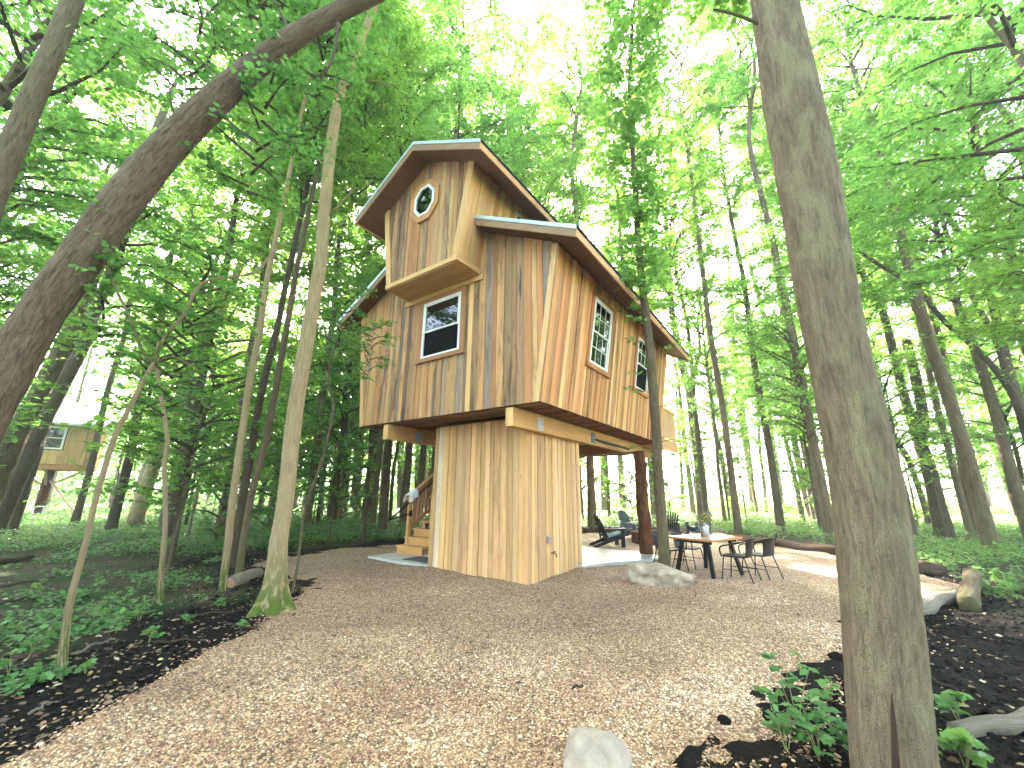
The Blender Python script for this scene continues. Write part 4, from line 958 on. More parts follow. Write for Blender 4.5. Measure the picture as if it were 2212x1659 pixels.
def crown_mesh(seed, rx, rz, limbs, twigs, leaves, lsize, tmpl=OVAL, low=-.9, droop=0.0, tw_len=(.6, 1.2)):
    """Foliage and limbs of one crown, centred on the trunk axis."""
    r = np.random.default_rng(seed); out = []; mb = MB()
    for i in range(limbs):
        z0 = rz*(low+(.85-low)*((i+r.random())/limbs)); a = i*2.4+r.uniform(-.5, .5)
        ext = rx*math.sqrt(max(.08, 1-(z0/rz)**2))*r.uniform(.75, 1.12)
        rise_ = ext*r.uniform(.05, .55)-droop*ext
        p0 = np.array((0, 0, z0)); p3 = np.array((ext*math.cos(a), ext*math.sin(a), z0+rise_))
        bow = np.array((-math.sin(a), math.cos(a), 0))*r.uniform(-.2, .2)*ext
        path = [p0*(1-t)+p3*t+bow*math.sin(t*3.14)+np.array((0, 0, .12*ext*math.sin(t*3.14))) for t in (0, .33, .66, 1)]
        limb_tube(mb, path, .016+.013*ext, .006, 5)
        for k in range(twigs):
            t = r.uniform(.22, 1.0)**.8; q = t*3; j = min(int(q), 2); base = path[j]*(1-(q-j))+path[j+1]*(q-j)
            out_d = unit((path[3]-path[0])[None])[0]
            dr = unit((out_d*r.uniform(.2, 1.0)+np.append(r.normal(0, .75, 2), r.normal(0.02, .25)))[None])[0]
            ln = r.uniform(*tw_len)*(.6+.4*ext/rx)
            if k % 3 == 0: limb_tube(mb, [base, base+dr*ln*.5, base+dr*ln+np.array((0, 0, -.08*ln))], .007, .003, 3)
            spray(r, base, dr, ln, leaves, lsize, .42, out)
    P, D, Nn, S = (np.concatenate([o[i] for o in out]) for i in range(4))
    V, Fc, kk = leaf_arrays(P, D, Nn, S, tmpl)
    me = fast_mesh('crown', V, Fc); tint = np.clip(r.normal(.5, .22, len(P)), 0, .93); tint[r.random(len(P)) < .006] = 1.0
    fattr(me, 'tint', np.repeat(tint, kk))
    lm = mb.mesh('limbs', True); bark_attr(lm)
    return me, lm
CAN = [crown_mesh(100+i, 2.9, 5.4, 36, 26, 19, .118) for i in range(6)]             # tall canopy crowns
MID = [crown_mesh(200+i, 2.1, 2.6, 24, 20, 15, .110, low=-.8) for i in range(5)]    # lower, spreading crowns
SAP = [crown_mesh(300+i, 1.15, 1.5, 14, 9, 9, .105, LOBE, low=-.9, tw_len=(.35, .7)) for i in range(4)]  # saplings
for v_, mt in ((CAN, 'leaf'), (MID, 'leaf'), (SAP, 'leaf_dark')):
    for me, lm in v_: me.materials.append(M[mt]); lm.materials.append(M['bark_dark'])

# ------------------------------------------------------------------ trees
def trunk_mesh(pts, rad, sides=18, sub=5, rough=.035, seed=1, flare=0.0, fine=0.0):
    P, R_ = smooth_path(pts, rad, sub); rr = []; L = 0
    for i, p in enumerate(P):
        if i: L += (p-P[i-1]).length
        def fn(th, i=i, L=L, R0=R_[i]):
            nz = mnoise.noise(Vector((math.cos(th)*1.4, math.sin(th)*1.4, L*1.3+seed*9)))
            n2 = mnoise.noise(Vector((math.cos(th)*4, math.sin(th)*4, L*5+seed*5)))
            fl = 1+flare*math.exp(-L*3.2)*(1.0+.75*math.sin(5*th+seed)+.35*math.sin(8*th+seed*2))
            n3 = 0.0
            if fine:
                q_ = Vector((math.cos(th)*9, math.sin(th)*9, L*7+seed)); n3 = -abs(mnoise.noise(q_))*1.6+.5*mnoise.noise(q_*2.7)-.9*max(0, abs(mnoise.noise(Vector((math.cos(th)*3, math.sin(th)*3, L*16+seed))))*-6+.45)
            return R0*(1+rough*1.6*nz+rough*n2+fine*n3)*fl
        rr.append(fn)
    v, f, al = tube_arrays(P, rr, sides); me = mesh_from('trunk', v, f, True); vattr(me, 'along', al)
    return me
def branch_from(parent, pts, rad, mat, name='branch', sides=8, base=Vector((0, 0, 0)), rough=.05):
    me = trunk_mesh([Vector(p)-base for p in pts], rad, sides, 4, rough, random.random()*50); return link(name, me, mat, parent)
def px_path(pxs, Y, dY=0.0, dz0=None):
    """Pixels with widths -> points at a distance Y ahead (the tree's own base distance) and radii in metres."""
    pts = []; rad = []; n_ = len(pxs)
    for i, (x, y, wd) in enumerate(pxs):
        p = atfwd(x, y, Y+dY*i/max(1, n_-1)); a = math.atan2(math.hypot(x-CX, y-CY), F)
        pts.append(p); rad.append(max(.004, wd/2*depth(p)/F*(.35+.65*math.cos(a))))
    return pts, rad
def tree_px(name, label, pxs, mat, Y=None, dY=0.0, group=None, flare=.0, sides=18, top=None, rough=.035, crowns=(), branches=(), extend=0.0, sub=5, fine=0.0):
    """A tree whose trunk follows the photograph's pixels; the base stands on the ground at its own distance."""
    if Y is None: Y = gz(pxs[0][0], pxs[0][1]).y
    pts, rad = px_path(pxs, Y, dY)
    b = pts[0]
    if b.z > -.05:                                # carry the trunk down to the ground
        d = (pts[0]-pts[1]).normalized(); d = (d+Vector((0, 0, -1.2))).normalized(); k = (b.z+.12)/max(.2, -d.z)
        g_ = b+d*k; pts = [g_]+pts; rad = [rad[0]*1.12]+rad
    if extend:
        d = (pts[-1]-pts[-2]).normalized(); d = (d+Vector((0, 0, .4))).normalized(); r_ = rad[-1]
        pts += [pts[-1]+d*extend*.5, pts[-1]+d*extend]; rad += [r_*.75, r_*.4]
    base = Vector((pts[0].x, pts[0].y, gh(pts[0].x, pts[0].y)))
    t = thing(name, label, 'tree', base, 0.0, group)
    link('trunk', trunk_mesh([p-base for p in pts], rad, sides, sub, rough, random.random()*40, flare, fine), mat, t)
    for br in branches:
        bp, brd = px_path(br, Y, dY); branch_from(t, bp, brd, mat, base=base)
    for (variant, p, s, rz) in crowns:
        add_crown(t, variant, Vector(p)-base, s, rz)
    return t, pts, base
def add_crown(t, variant, loc, s, rz, tilt=0.0):
    me, lm = variant; s3 = (s, s, s) if isinstance(s, (int, float)) else s
    mt = Matrix.Translation(loc)@Matrix.Rotation(tilt, 4, 'X')@Matrix.Rotation(rz, 4, 'Z')@Matrix.Diagonal((*s3, 1))
    link('crown', me, None, t, mt); tag(link('limbs', lm, None, t, mt), kind='stuff')
R_ = random.Random(21)
def rc(): return R_.uniform(0, 6.28)

# big trunk on the side of the clearing
tA, pA, bA = tree_px('shade_tree', 'big straight grey-barked trunk with a dark vertical crack low down', [(1948, 1740, 204), (1932, 1659, 195), (1910, 1420, 180), (1889, 1200, 164), (1860, 1000, 147), (1817, 800, 130), (1778, 600, 126), (1746, 400, 132), (1706, 200, 128), (1671, 0, 106), (1635, -220, 98)],
    M['bark_grey'], 2.75, flare=.10, sides=96, rough=.018, extend=5.0, sub=26, fine=.022,
    crowns=[(CAN[0], (3.6, 4.0, 14.5), (1.1, 1.1, .9), 1.0)], branches=[[(1655, 60, 9), (1600, 35, 7), (1540, 20, 5)]])
# crack in its bark
pc = [atfwd(x, y, 2.75-.235) for x, y in ((1926, 1500), (1930, 1560), (1936, 1659), (1940, 1740))]
m = MB(); m.tube([p-bA for p in pc], [.003, .011, .017, .020], 8); o = m.build('bark_crack', plain('dark_bark_split', (.03, .012, .006), .9), tA); 
# bent trunk leaning over the clearing
tB, pB, bB = tree_px('leaning_tree', 'thick brown trunk arching up and over towards the treehouse', [(-262, 1500, 128), (-190, 1260, 122), (-110, 1060, 116), (-40, 905, 110), (48, 745, 102), (100, 662, 96), (185, 545, 92), (262, 437, 90), (360, 320, 78), (461, 222, 70), (558, 137, 58), (653, 70, 50), (725, 30, 44), (815, -14, 38), (900, -60, 33)],
    M['bark_brown'], 4.0, flare=.12, sides=64, rough=.03, extend=1.5, sub=14, fine=.03,
    branches=[[(475, 165, 5), (440, 135, 4), (392, 95, 3)], [(445, 190, 5), (410, 155, 4), (378, 175, 3)], [(620, 62, 7), (610, 35, 6), (590, 0, 5)], [(730, 50, 9), (722, 110, 7), (700, 160, 6), (672, 160, 4)], [(470, 240, 6), (540, 300, 5), (590, 330, 4)], [(378, 258, 5), (368, 210, 4), (363, 150, 3)]],
    crowns=[(SAP[0], tuple(atfwd(560, 290, 4.4)), .75, 1.0), (SAP[1], tuple(atfwd(420, 120, 4.6)), .8, 2.0), (SAP[2], tuple(atfwd(700, 120, 4.8)), .7, 3.0), (SAP[3], tuple(atfwd(560, 20, 5.0)), .9, 4.0)])
tree_px('leaning_tree', 'pale smooth leaning trunk beyond the arching brown trunk', [(-262, 1300, 92), (-160, 900, 84), (-90, 640, 74), (-30, 450, 62), (20, 333, 56), (68, 217, 52), (120, 95, 48), (158, 0, 45), (200, -110, 40)], M['bark_mid'], 4.9, sides=26, rough=.02, extend=4,
    crowns=[(CAN[2], (-4.0, 5.0, 13.2), .8, .5)])
tree_px('leaning_tree', 'pale trunk tucked close behind the arching brown trunk', [(-62, 1180, 58), (-10, 1040, 52), (33, 946, 48), (83, 853, 42), (133, 753, 36), (165, 680, 33), (250, 480, 27), (330, 300, 22)], M['bark_mid'], None, sides=18, extend=3, crowns=[(CAN[3], (-5.5, 8.5, 13.5), .8, 1.5)])
tree_px('leaning_tree', 'dark leaning trunk crossing in front of the white-roofed treehouse', [(-20, 1165, 48), (20, 1073, 42), (60, 986, 38), (93, 913, 34), (133, 836, 32), (183, 740, 28), (213, 656, 24), (270, 510, 19), (330, 380, 15)], M['bark_dark'], None, sides=18, extend=4, crowns=[(CAN[4], (-6.5, 10.5, 14.0), .9, 2.5)])
tE, pE, bE = tree_px('sapling', 'slender pale sapling that forks into two crooked limbs', [(132, 1458, 23), (147, 1323, 18), (167, 1239, 15.5), (187, 1166, 14), (200, 1106, 13), (217, 1043, 13), (247, 946, 12.5), (277, 886, 11.5), (307, 830, 11), (333, 783, 10)], M['bark_pale'], None, sides=14, flare=.12,
    branches=[[(333, 783, 9), (307, 756, 8), (280, 686, 7.5), (253, 630, 7), (230, 573, 6)], [(333, 783, 9), (353, 733, 8), (400, 676, 7.5), (420, 633, 7), (450, 606, 6.5), (547, 590, 6), (583, 553, 5), (620, 520, 3)], [(330, 790, 5), (370, 770, 4), (430, 800, 3)]],
    crowns=[(SAP[0], tuple(atfwd(250, 600, 4.4)), .62, 0.3), (SAP[1], tuple(atfwd(430, 640, 4.5)), .6, 2.2), (SAP[2], tuple(atfwd(380, 790, 4.6)), .5, 4.2)])
tree_px('sapling', 'slim straight sapling with pale lower bark among the weeds', [(343, 1305, 15), (348, 1239, 13), (357, 1139, 11.5), (357, 1073, 10.5), (355, 1003, 10), (362, 953, 10), (353, 886, 9), (340, 793, 8), (345, 700, 6)], M['bark_pale'], None, sides=12, flare=.15,
    crowns=[(SAP[1], tuple(atfwd(345, 760, 6.8)), .8, .3), (SAP[3], tuple(atfwd(420, 660, 7.0)), .7, 1.3)])
tree_px('leaning_tree', 'pale bare trunk leaning over the green undergrowth', [(285, 1145, 38), (300, 1100, 35), (327, 1020, 31), (353, 953, 29), (393, 853, 26), (413, 806, 24), (443, 740, 22), (473, 686, 20), (493, 636, 18), (520, 570, 16), (560, 470, 13), (610, 340, 10)], M['bark_pale'], None, flare=.1, extend=2, crowns=[(CAN[5], (-9.0, 14.5, 14.5), 1.0, 2.0)])
trio = [('left', [(480, 1274, 17), (493, 1173, 17), (500, 1103, 17), (523, 936, 16), (540, 820, 15), (560, 720, 14), (580, 586, 12), (620, 400, 10), (650, 250, 8)], M['bark_pale'], 'pale trunk of the close trio beside the cut log'),
        ('mid', [(497, 1224, 21), (523, 1086, 18), (543, 970, 18), (567, 836, 16), (600, 703, 14), (620, 603, 12.5), (660, 420, 11), (690, 260, 9.5), (720, 150, 8)], M['bark_dark'], 'dark trunk standing between two pale ones of the close trio'),
        ('right', [(515, 1241, 17), (540, 1086, 16), (573, 953, 15), (593, 853, 14), (620, 703, 13), (640, 586, 12), (670, 440, 10), (700, 300, 8)], M['bark_mid'], 'grey-brown trunk of the close trio nearest the mossy trunk')]
for i, (_, px_, mt, lab) in enumerate(trio):
    tree_px('forest_tree', lab, px_, mt, None, flare=.12, extend=3, crowns=[(CAN[i], (-5.6+i*.9, 9.0+i*1.2, 13.5), (.75, .75, .8), i*1.4)])
tI, pI, bI = tree_px('mossy_tree', 'pale tall trunk with mossy spreading roots at the gravel edge', [(589, 1318, 66), (596, 1255, 47), (602, 1172, 40), (613, 1106, 37), (620, 1053, 36), (630, 953, 35.5), (643, 853, 34), (660, 753, 33), (680, 636, 30), (693, 567, 28), (700, 467, 27), (715, 317, 25), (735, 200, 23.5), (757, 140, 22), (780, 83, 20), (807, 17, 18), (830, -40, 16)], M['bark_pale'], None, flare=.55, sides=36, rough=.02, extend=4,
    crowns=[(CAN[3], (-1.4, 7.4, 18.5), (.9, .9, .7), .4)], branches=[[(700, 480, 6), (745, 430, 5), (770, 405, 3)], [(745, 190, 6), (800, 175, 4), (850, 190, 3)]])
tree_px('sapling', 'crooked thin bare sapling beside the mossy trunk', [(632, 1278, 7), (647, 1189, 6.5), (657, 1106, 6), (676, 1050, 6), (693, 1003, 6), (720, 886, 6), (710, 830, 5), (717, 770, 4.5), (745, 700, 4)], M['bark_mid'], None, sides=10, crowns=[(SAP[2], tuple(atfwd(740, 690, 7.4)), .55, 1.0), (SAP[0], tuple(atfwd(800, 760, 7.3)), .42, 2.0)])
# thin leafy tree in front of the house
pxK = [(1437, 1237, 27), (1429, 1120, 24), (1422, 1021, 22), (1417, 922, 21), (1409, 823, 20), (1402, 736, 18.5), (1390, 637, 17), (1382, 563, 15), (1375, 464, 13), (1367, 333, 11), (1360, 200, 9), (1364, 83, 8), (1370, 0, 6)]
tK, pK, bK = tree_px('leafy_tree', 'thin upright tree with leafy twigs all along its stem, behind the flat boulder', pxK, M['bark_mid'], 8.95, -1.5, flare=.1, sides=20, extend=1.5)
r5 = np.random.default_rng(55); outk = []; mbk = MB()
for (x, y, ln, ang, nl) in [(1370, 735, .45, 3.4, 9), (1345, 800, .3, 3.2, 6), (1445, 745, .7, .2, 12), (1470, 700, .6, .3, 12), (1400, 840, .55, 3.3, 10), (1450, 870, .5, .1, 9), (1380, 960, .35, 3.0, 6), (1460, 945, .5, .2, 8), (1395, 690, .5, 2.6, 10), (1430, 655, .6, .4, 10)]:
    base = np.array(atfwd(1409+(x-1409)*.25, y+10, 8.95-1.5*(1237-y)/1237)); dr = unit(np.array((math.cos(ang), -.35, .15))[None])[0]
    limb_tube(mbk, [base, base+dr*ln*.6, base+dr*ln*1.1], .008, .003, 4); spray(r5, base+dr*ln*.25, dr, ln, nl, .15, .4, outk)
for i in range(300):
    y = 660-(i/300)**.9*720; k = np.interp(y, [p[1] for p in pxK][::-1], [p[0] for p in pxK][::-1])
    base = np.array(atfwd(k, y, 8.95-1.5*(1237-y)/1237)); a = r5.uniform(0, 6.28); dr = unit(np.array((math.cos(a), math.sin(a)*.8-.2, r5.uniform(-.1, .45)))[None])[0]; ln = r5.uniform(.35, 1.05)*(1.0 if y > 250 else 1.4)
    limb_tube(mbk, [base, base+dr*ln*.5, base+dr*ln], .009, .003, 4)
    spray(r5, base+dr*ln*.3, dr, ln*.8, r5.integers(8, 15), .135, .45, outk)
    dr2 = unit((dr+r5.normal(0, .5, 3))[None])[0]; spray(r5, base+dr*ln*.5, dr2, ln*.6, r5.integers(5, 10), .13, .45, outk)
P, D, Nn, S = (np.concatenate([o_[i] for o_ in outk]) for i in range(4)); V, Fc, kk = leaf_arrays(P-np.array(bK), D, Nn, S, OVAL)
me = fast_mesh('crown', V, Fc); fattr(me, 'tint', np.repeat(np.clip(r5.normal(.55, .2, len(P)), 0, .93), kk)); link('crown', me, M['leaf'], tK)
mbk.v = [tuple(np.array(v)-np.array(bK)) for v in mbk.v]; lm = mbk.mesh('limbs', True); bark_attr(lm); tag(link('limbs', lm, M['bark_dark'], tK), kind='stuff')

# trunks on the side of the open field
BARKWORD_ = {'mid': 'grey-barked', 'dark': 'dark-barked'}
FE = 'trees along the sunlit field edge'
tree_px('forest_tree', 'thick dark forked trunk behind the patio table', [(1519, 1128, 28), (1516, 1080, 26), (1512, 1020, 24), (1502, 936, 22), (1490, 853, 18), (1472, 780, 16), (1450, 660, 14), (1440, 500, 11)], M['bark_dark'], None, flare=.15, extend=4, branches=[[(1492, 840, 9), (1503, 790, 8), (1512, 753, 7), (1508, 686, 6), (1525, 643, 5), (1552, 563, 4)]], crowns=[(CAN[1], (8.0, 18.0, 14.5), 1.05, 1.0)])
RT = [([(1578, 1108, 15), (1575, 1086, 13), (1558, 986, 12), (1542, 920, 11), (1538, 870, 10), (1530, 740, 8), (1520, 600, 6)], 'dark'), ([(1630, 1112, 17), (1626, 1100, 16), (1618, 1003, 14), (1598, 886, 12), (1585, 753, 10), (1582, 686, 8), (1570, 520, 6)], 'mid'),
      ([(1757, 1124, 20), (1745, 1086, 17), (1722, 986, 15), (1702, 870, 13), (1672, 753, 11), (1642, 653, 9), (1600, 500, 7)], 'mid'), ([(1767, 1116, 10), (1762, 1103, 9), (1735, 970, 8), (1705, 836, 7), (1690, 700, 5)], 'dark'),
      ([(1590, 1098, 9), (1585, 1040, 8), (1572, 940, 7), (1565, 800, 6)], 'dark'), ([(1655, 1092, 8), (1650, 1040, 8), (1640, 950, 7), (1635, 800, 6)], 'dark'), ([(1690, 1098, 10), (1684, 1040, 9), (1668, 940, 8), (1650, 800, 7)], 'mid'),
      ([(1475, 1092, 9), (1472, 1020, 8), (1465, 900, 7)], 'dark'), ([(1308, 1113, 19), (1306, 1080, 17), (1303, 1000, 15), (1296, 850, 13), (1290, 700, 10)], 'mid'), ([(1347, 1107, 17), (1344, 1060, 16), (1339, 985, 14), (1330, 850, 12)], 'mid'), ([(1281, 1092, 10), (1280, 1040, 9), (1277, 980, 8), (1272, 850, 7)], 'dark'),
      ([(1425, 1098, 8), (1424, 1040, 7), (1420, 960, 6)], 'dark'), ([(1960, 1110, 14), (1950, 1060, 12), (1925, 980, 10), (1900, 900, 8), (1880, 780, 6)], 'dark'), ([(2140, 1112, 12), (2128, 1040, 11), (2110, 950, 9), (2090, 850, 8)], 'dark'), ([(2190, 1120, 16), (2178, 1040, 14), (2160, 920, 12), (2135, 800, 10)], 'mid')]
for i, (px_, mt) in enumerate(RT):
    Yb = min(gz(px_[0][0], px_[0][1]).y, 36.0); top = atfwd(px_[-1][0], px_[-1][1], Yb)
    tree_px('forest_tree', BARKWORD_[mt]+(' sturdy' if px_[0][2] > 13 else ' thin')+' tree standing against the bright field beyond the patio', px_, M['bark_'+mt], Yb, group=FE, flare=.12, sides=10, extend=max(1.0, 12-top.z), crowns=[(R_.choice(CAN), (top.x+R_.uniform(-.5, .5), Yb, R_.uniform(10, 13.5)), R_.uniform(.75, 1.0), rc())])
tree_px('forest_tree', 'heavy dark trunk with a broken snag stem joining it', [(2043, 1165, 44), (2028, 1103, 37), (2008, 1020, 31), (1980, 930, 25), (1952, 853, 20), (1928, 753, 18), (1905, 670, 16), (1868, 603, 15), (1840, 520, 12), (1800, 400, 10)], M['bark_dark'], None, flare=.12, extend=4,
        branches=[[(1990, 950, 25), (1992, 886, 24), (1975, 803, 22), (1957, 735, 19)]], crowns=[(CAN[2], (13.0, 15.5, 13.5), .95, .7)])
tree_px('forest_tree', 'tall grey trunk next to the heavy snag-stemmed trunk', [(2108, 1165, 40), (2092, 1053, 31), (2075, 953, 26), (2048, 836, 22), (2025, 720, 17), (1988, 586, 14), (1950, 450, 11)], M['bark_mid'], None, flare=.15, extend=5, crowns=[(CAN[5], (14.5, 15.0, 13.0), .95, 1.7)])
tree_px('forest_tree', 'slender dark trunk leaning hard across the woods at the field side', [(2330, 1190, 34), (2275, 1040, 28), (2220, 915, 23), (2175, 830, 18), (2108, 753, 14), (2042, 696, 12), (1975, 620, 11), (1875, 556, 8), (1800, 500, 6)], M['bark_dark'], None, extend=2, crowns=[(MID[1], (9.5, 11.0, 8.5), .9, 1.0)], branches=[[(2178, 820, 17), (2152, 736, 15), (2108, 653, 13), (2062, 556, 11), (2020, 420, 8)], [(2225, 800, 11), (2192, 686, 9), (2152, 563, 8), (2120, 430, 6)]])
tree_px('forest_tree', 'thin leaning stem in front of the heavy snag-stemmed trunk', [(2007, 1140, 15), (1995, 1086, 14), (1958, 986, 12), (1908, 903, 11), (1870, 800, 8)], M['bark_dark'], None, sides=10, extend=2, crowns=[(MID[2], (10.5, 16.5, 9.0), .8, 2.0)])
# trunks seen beside the stairs
for px_, mt in (([(866, 1103, 21), (866, 1040, 18), (866, 960, 16), (860, 850, 14)], 'dark'), ([(826, 1100, 15), (830, 1000, 13), (835, 900, 11)], 'mid'), ([(774, 1128, 22), (770, 1040, 19), (775, 940, 17), (785, 800, 14), (800, 640, 11)], 'mid'), ([(742, 1124, 15), (752, 1000, 13), (765, 850, 11), (790, 640, 8)], 'mid'), ([(903, 1090, 16), (902, 1020, 14), (905, 950, 12)], 'dark'), ([(915, 1084, 12), (918, 1000, 10)], 'mid'), ([(728, 1098, 9), (735, 980, 8), (745, 850, 7)], 'dark'), ([(690, 1120, 14), (700, 1000, 12), (715, 880, 11), (735, 740, 9)], 'mid')):
    Yb = min(gz(px_[0][0], px_[0][1]).y, 34.0); top = atfwd(px_[-1][0], px_[-1][1], Yb)
    tree_px('forest_tree', BARKWORD_[mt]+(' sturdy' if px_[0][2] > 15 else ' thin')+' straight tree in the woods behind the stairs', px_, M['bark_'+mt], Yb, group='trees behind the stairs', flare=.15, sides=10, extend=max(1.0, 13-top.z), crowns=[(R_.choice(CAN), (top.x, Yb, R_.uniform(11, 14)), R_.uniform(.8, 1.0), rc())])

# the woods: every further tree is its own trunk and crown
TR = []
for i in range(5):
    h = 15.0; q = [Vector((0, 0, -.15))]
    for k in range(1, 7): q.append(Vector((R_.uniform(-.13, .13)*k*.6, R_.uniform(-.13, .13)*k*.6, h*k/6)))
    me = trunk_mesh(q, [.19, .165, .15, .13, .10, .07, .03], 12, 4, .05, i*3.3, .25); TR.append(me)
BARKWORD = {'mid': 'grey-barked', 'dark': 'dark-barked', 'grey': 'pale grey-barked', 'brown': 'brown-barked'}; _bc = {}
def bark_copy(i, mt):
    if (i, mt) not in _bc:
        me = TR[i].copy(); me.materials.append(M['bark_'+mt]); _bc[(i, mt)] = me
    return _bc[(i, mt)]
placed = [(tA.location.x, tA.location.y)]
def blocked(x, y, kind_='tall'):
    lp = HM.inverted()@Vector((x, y, 0))
    if -6.2 < lp.x < 3.2 and -3 < lp.y < 10: return True
    if gsdf(np.array([[x, y]]))[0] > -1.0: return True
    if (x-far.location.x)**2+(y-FY)**2 < 20: return True
    u, v = proj(Vector((x, y, 1.0)))
    if (-140 if kind_ != 'tall' else 10) < u < (350 if kind_ != 'tall' else 215) and y < FY+1: return True
    return False
def wood_tree(x, y, kind, label, group, name='forest_tree', hs=1.0):
    s = R_.uniform(.8, 1.25)*hs; t = thing(name, label, 'tree', (x, y, gh(x, y)), rc(), group)
    if kind == 'tall':
        w_ = R_.uniform(.55, 1.15); mt = R_.choice(['mid', 'dark', 'grey', 'brown']); o = link('trunk', bark_copy(R_.randrange(5), mt), None, t); o.scale = (w_, w_, s)
        add_crown(t, R_.choice(CAN), Vector((0, 0, R_.uniform(10.5, 14.5)*s)), (R_.uniform(.9, 1.25), R_.uniform(.9, 1.25), R_.uniform(.85, 1.15)), rc())
        low_ = R_.random() < .45
        t['label'] = ('stout ' if w_ > .85 else 'slim ')+BARKWORD[mt]+' '+label+(', with leafy lower boughs' if low_ else '')
        if low_: add_crown(t, R_.choice(MID), Vector((0, 0, R_.uniform(5, 8))), R_.uniform(.55, .9), rc())
    elif kind == 'mid':
        w_ = R_.uniform(.3, .5); hh = R_.uniform(.35, .55); mt = R_.choice(['mid', 'dark']); t['label'] = BARKWORD[mt]+(' taller ' if hh > .45 else ' low ')+label; o = link('trunk', bark_copy(R_.randrange(5), mt), None, t); o.scale = (w_, w_, hh)
        add_crown(t, R_.choice(MID), Vector((0, 0, 15*hh-1.8)), R_.uniform(.85, 1.25), rc())
    else:
        w_ = R_.uniform(.10, .18); hh = R_.uniform(.14, .30); t['label'] = ('waist-high ' if hh < .2 else 'head-high ' if hh < .25 else 'tall ')+label; o = link('trunk', bark_copy(R_.randrange(5), 'mid'), None, t); o.scale = (w_, w_, hh)
        add_crown(t, R_.choice(SAP), Vector((0, 0, 15*hh-.9)), R_.uniform(.8, 1.5), rc())
    return t
def zone(n_, xr, yr, kind, label, group, mind, keep=None, name='forest_tree', hs=1.0):
    c = 0
    for _ in range(n_*30):
        if c >= n_: break
        x, y = R_.uniform(*xr), R_.uniform(*yr)
        if abs(x) > 1.45*y+4 or blocked(x, y, kind) or (keep and not keep(x, y)): continue
        if any((x-a)**2+(y-b)**2 < mind*mind for a, b in placed): continue
        placed.append((x, y)); wood_tree(x, y, kind, label, group, name, hs); c += 1
    return c
LW_ = 'woods around the white-roofed treehouse'; BW_ = 'woods behind the house'; RW_ = 'woods at the field side'
zone(26, (-40, -8), (13, 44), 'tall', 'tree in the woods around the white-roofed treehouse', LW_, 2.0)
zone(9, (-26, -6.5), (10, 24), 'mid', 'leafy tree in the woods around the white-roofed treehouse', LW_+' (low trees)', 1.8)
zone(15, (-34, -8), (15, 36), 'mid', 'leafy tree in the woods around the white-roofed treehouse', LW_+' (low trees)', 1.6)
zone(13, (-5, 9), (15.5, 21), 'tall', 'tree rising behind the treehouse', BW_, 1.9, None, 'forest_tree', 1.38)
zone(16, (-9, 13), (20, 40), 'tall', 'tree rising behind the treehouse', BW_, 2.0, None, 'forest_tree', 1.3)
zone(12, (-8, 6), (18, 36), 'mid', 'leafy tree in the woods beyond the stairs', BW_+' (low trees)', 1.8)
zone(16, (8, 36), (11, 34), 'tall', 'tree at the field side of the clearing', RW_, 2.6, lambda x, y: x > 7)
zone(18, (9, 34), (12, 31), 'mid', 'leafy tree at the field side of the clearing', RW_+' (low trees)', 2.2)
zone(18, (-18, -5.5), (8, 20), 'sap', 'leafy sapling in the undergrowth behind the trio of trunks', 'saplings in the undergrowth', 1.2, None, 'sapling')
zone(12, (6, 26), (13, 33), 'sap', 'leafy sapling in the undergrowth on the field side', 'saplings on the field side', 1.4, None, 'sapling')
# tall trees whose crowns close the gaps over the roof and the patio
for (px_, py_, Y_, sc_) in ((1000, 140, 16.5, 1.1), (1110, 230, 19, 1.1), (1240, 150, 19, 1.15), (1330, 320, 21, 1.1), (1470, 190, 17.5, 1.1), (1560, 330, 18.5, 1.1), (1600, 110, 15.0, 1.0), (1450, 440, 24, 1.2), (900, 120, 17, 1.1), (1850, 150, 13.0, 1.0), (2010, 300, 14, 1.0), (2110, 110, 11.5, .95), (1900, 430, 17, 1.1), (820, 260, 18, 1.05), (1700, 260, 20, 1.1), (1180, 380, 24, 1.2), (1650, 450, 25, 1.2), (500, 480, 17, 1.1), (610, 420, 15, 1.0), (700, 520, 20, 1.15), (420, 430, 16, 1.0), (330, 520, 19, 1.1), (250, 420, 15, 1.0), (760, 400, 17, 1.0), (560, 250, 14, 1.0), (860, 480, 22, 1.1), (640, 620, 24, 1.2), (420, 640, 24, 1.2)):
    c_ = atfwd(px_, py_, Y_); t = thing('forest_tree', 'very tall tree with a high crown over the treehouse roof or patio', 'tree', (c_.x, Y_, gh(c_.x, Y_)), 0.0, 'very tall trees overtopping the clearing')
    placed.append((c_.x, Y_)); w_ = R_.uniform(.7, 1.1); mt = R_.choice(['mid', 'dark']); t['label'] = ('stout ' if w_ > .9 else 'slim ')+BARKWORD[mt]+' very tall tree '+('over the trio of trunks' if px_ < 800 else 'behind the treehouse roof' if px_ < 1400 else 'beyond the patio'); o = link('trunk', bark_copy(R_.randrange(5), mt), None, t); o.scale = (w_, w_, (c_.z+3.5)/15)
    add_crown(t, R_.choice(CAN), Vector((0, 0, c_.z-t.location.z)), (sc_, sc_, sc_*.9), rc())
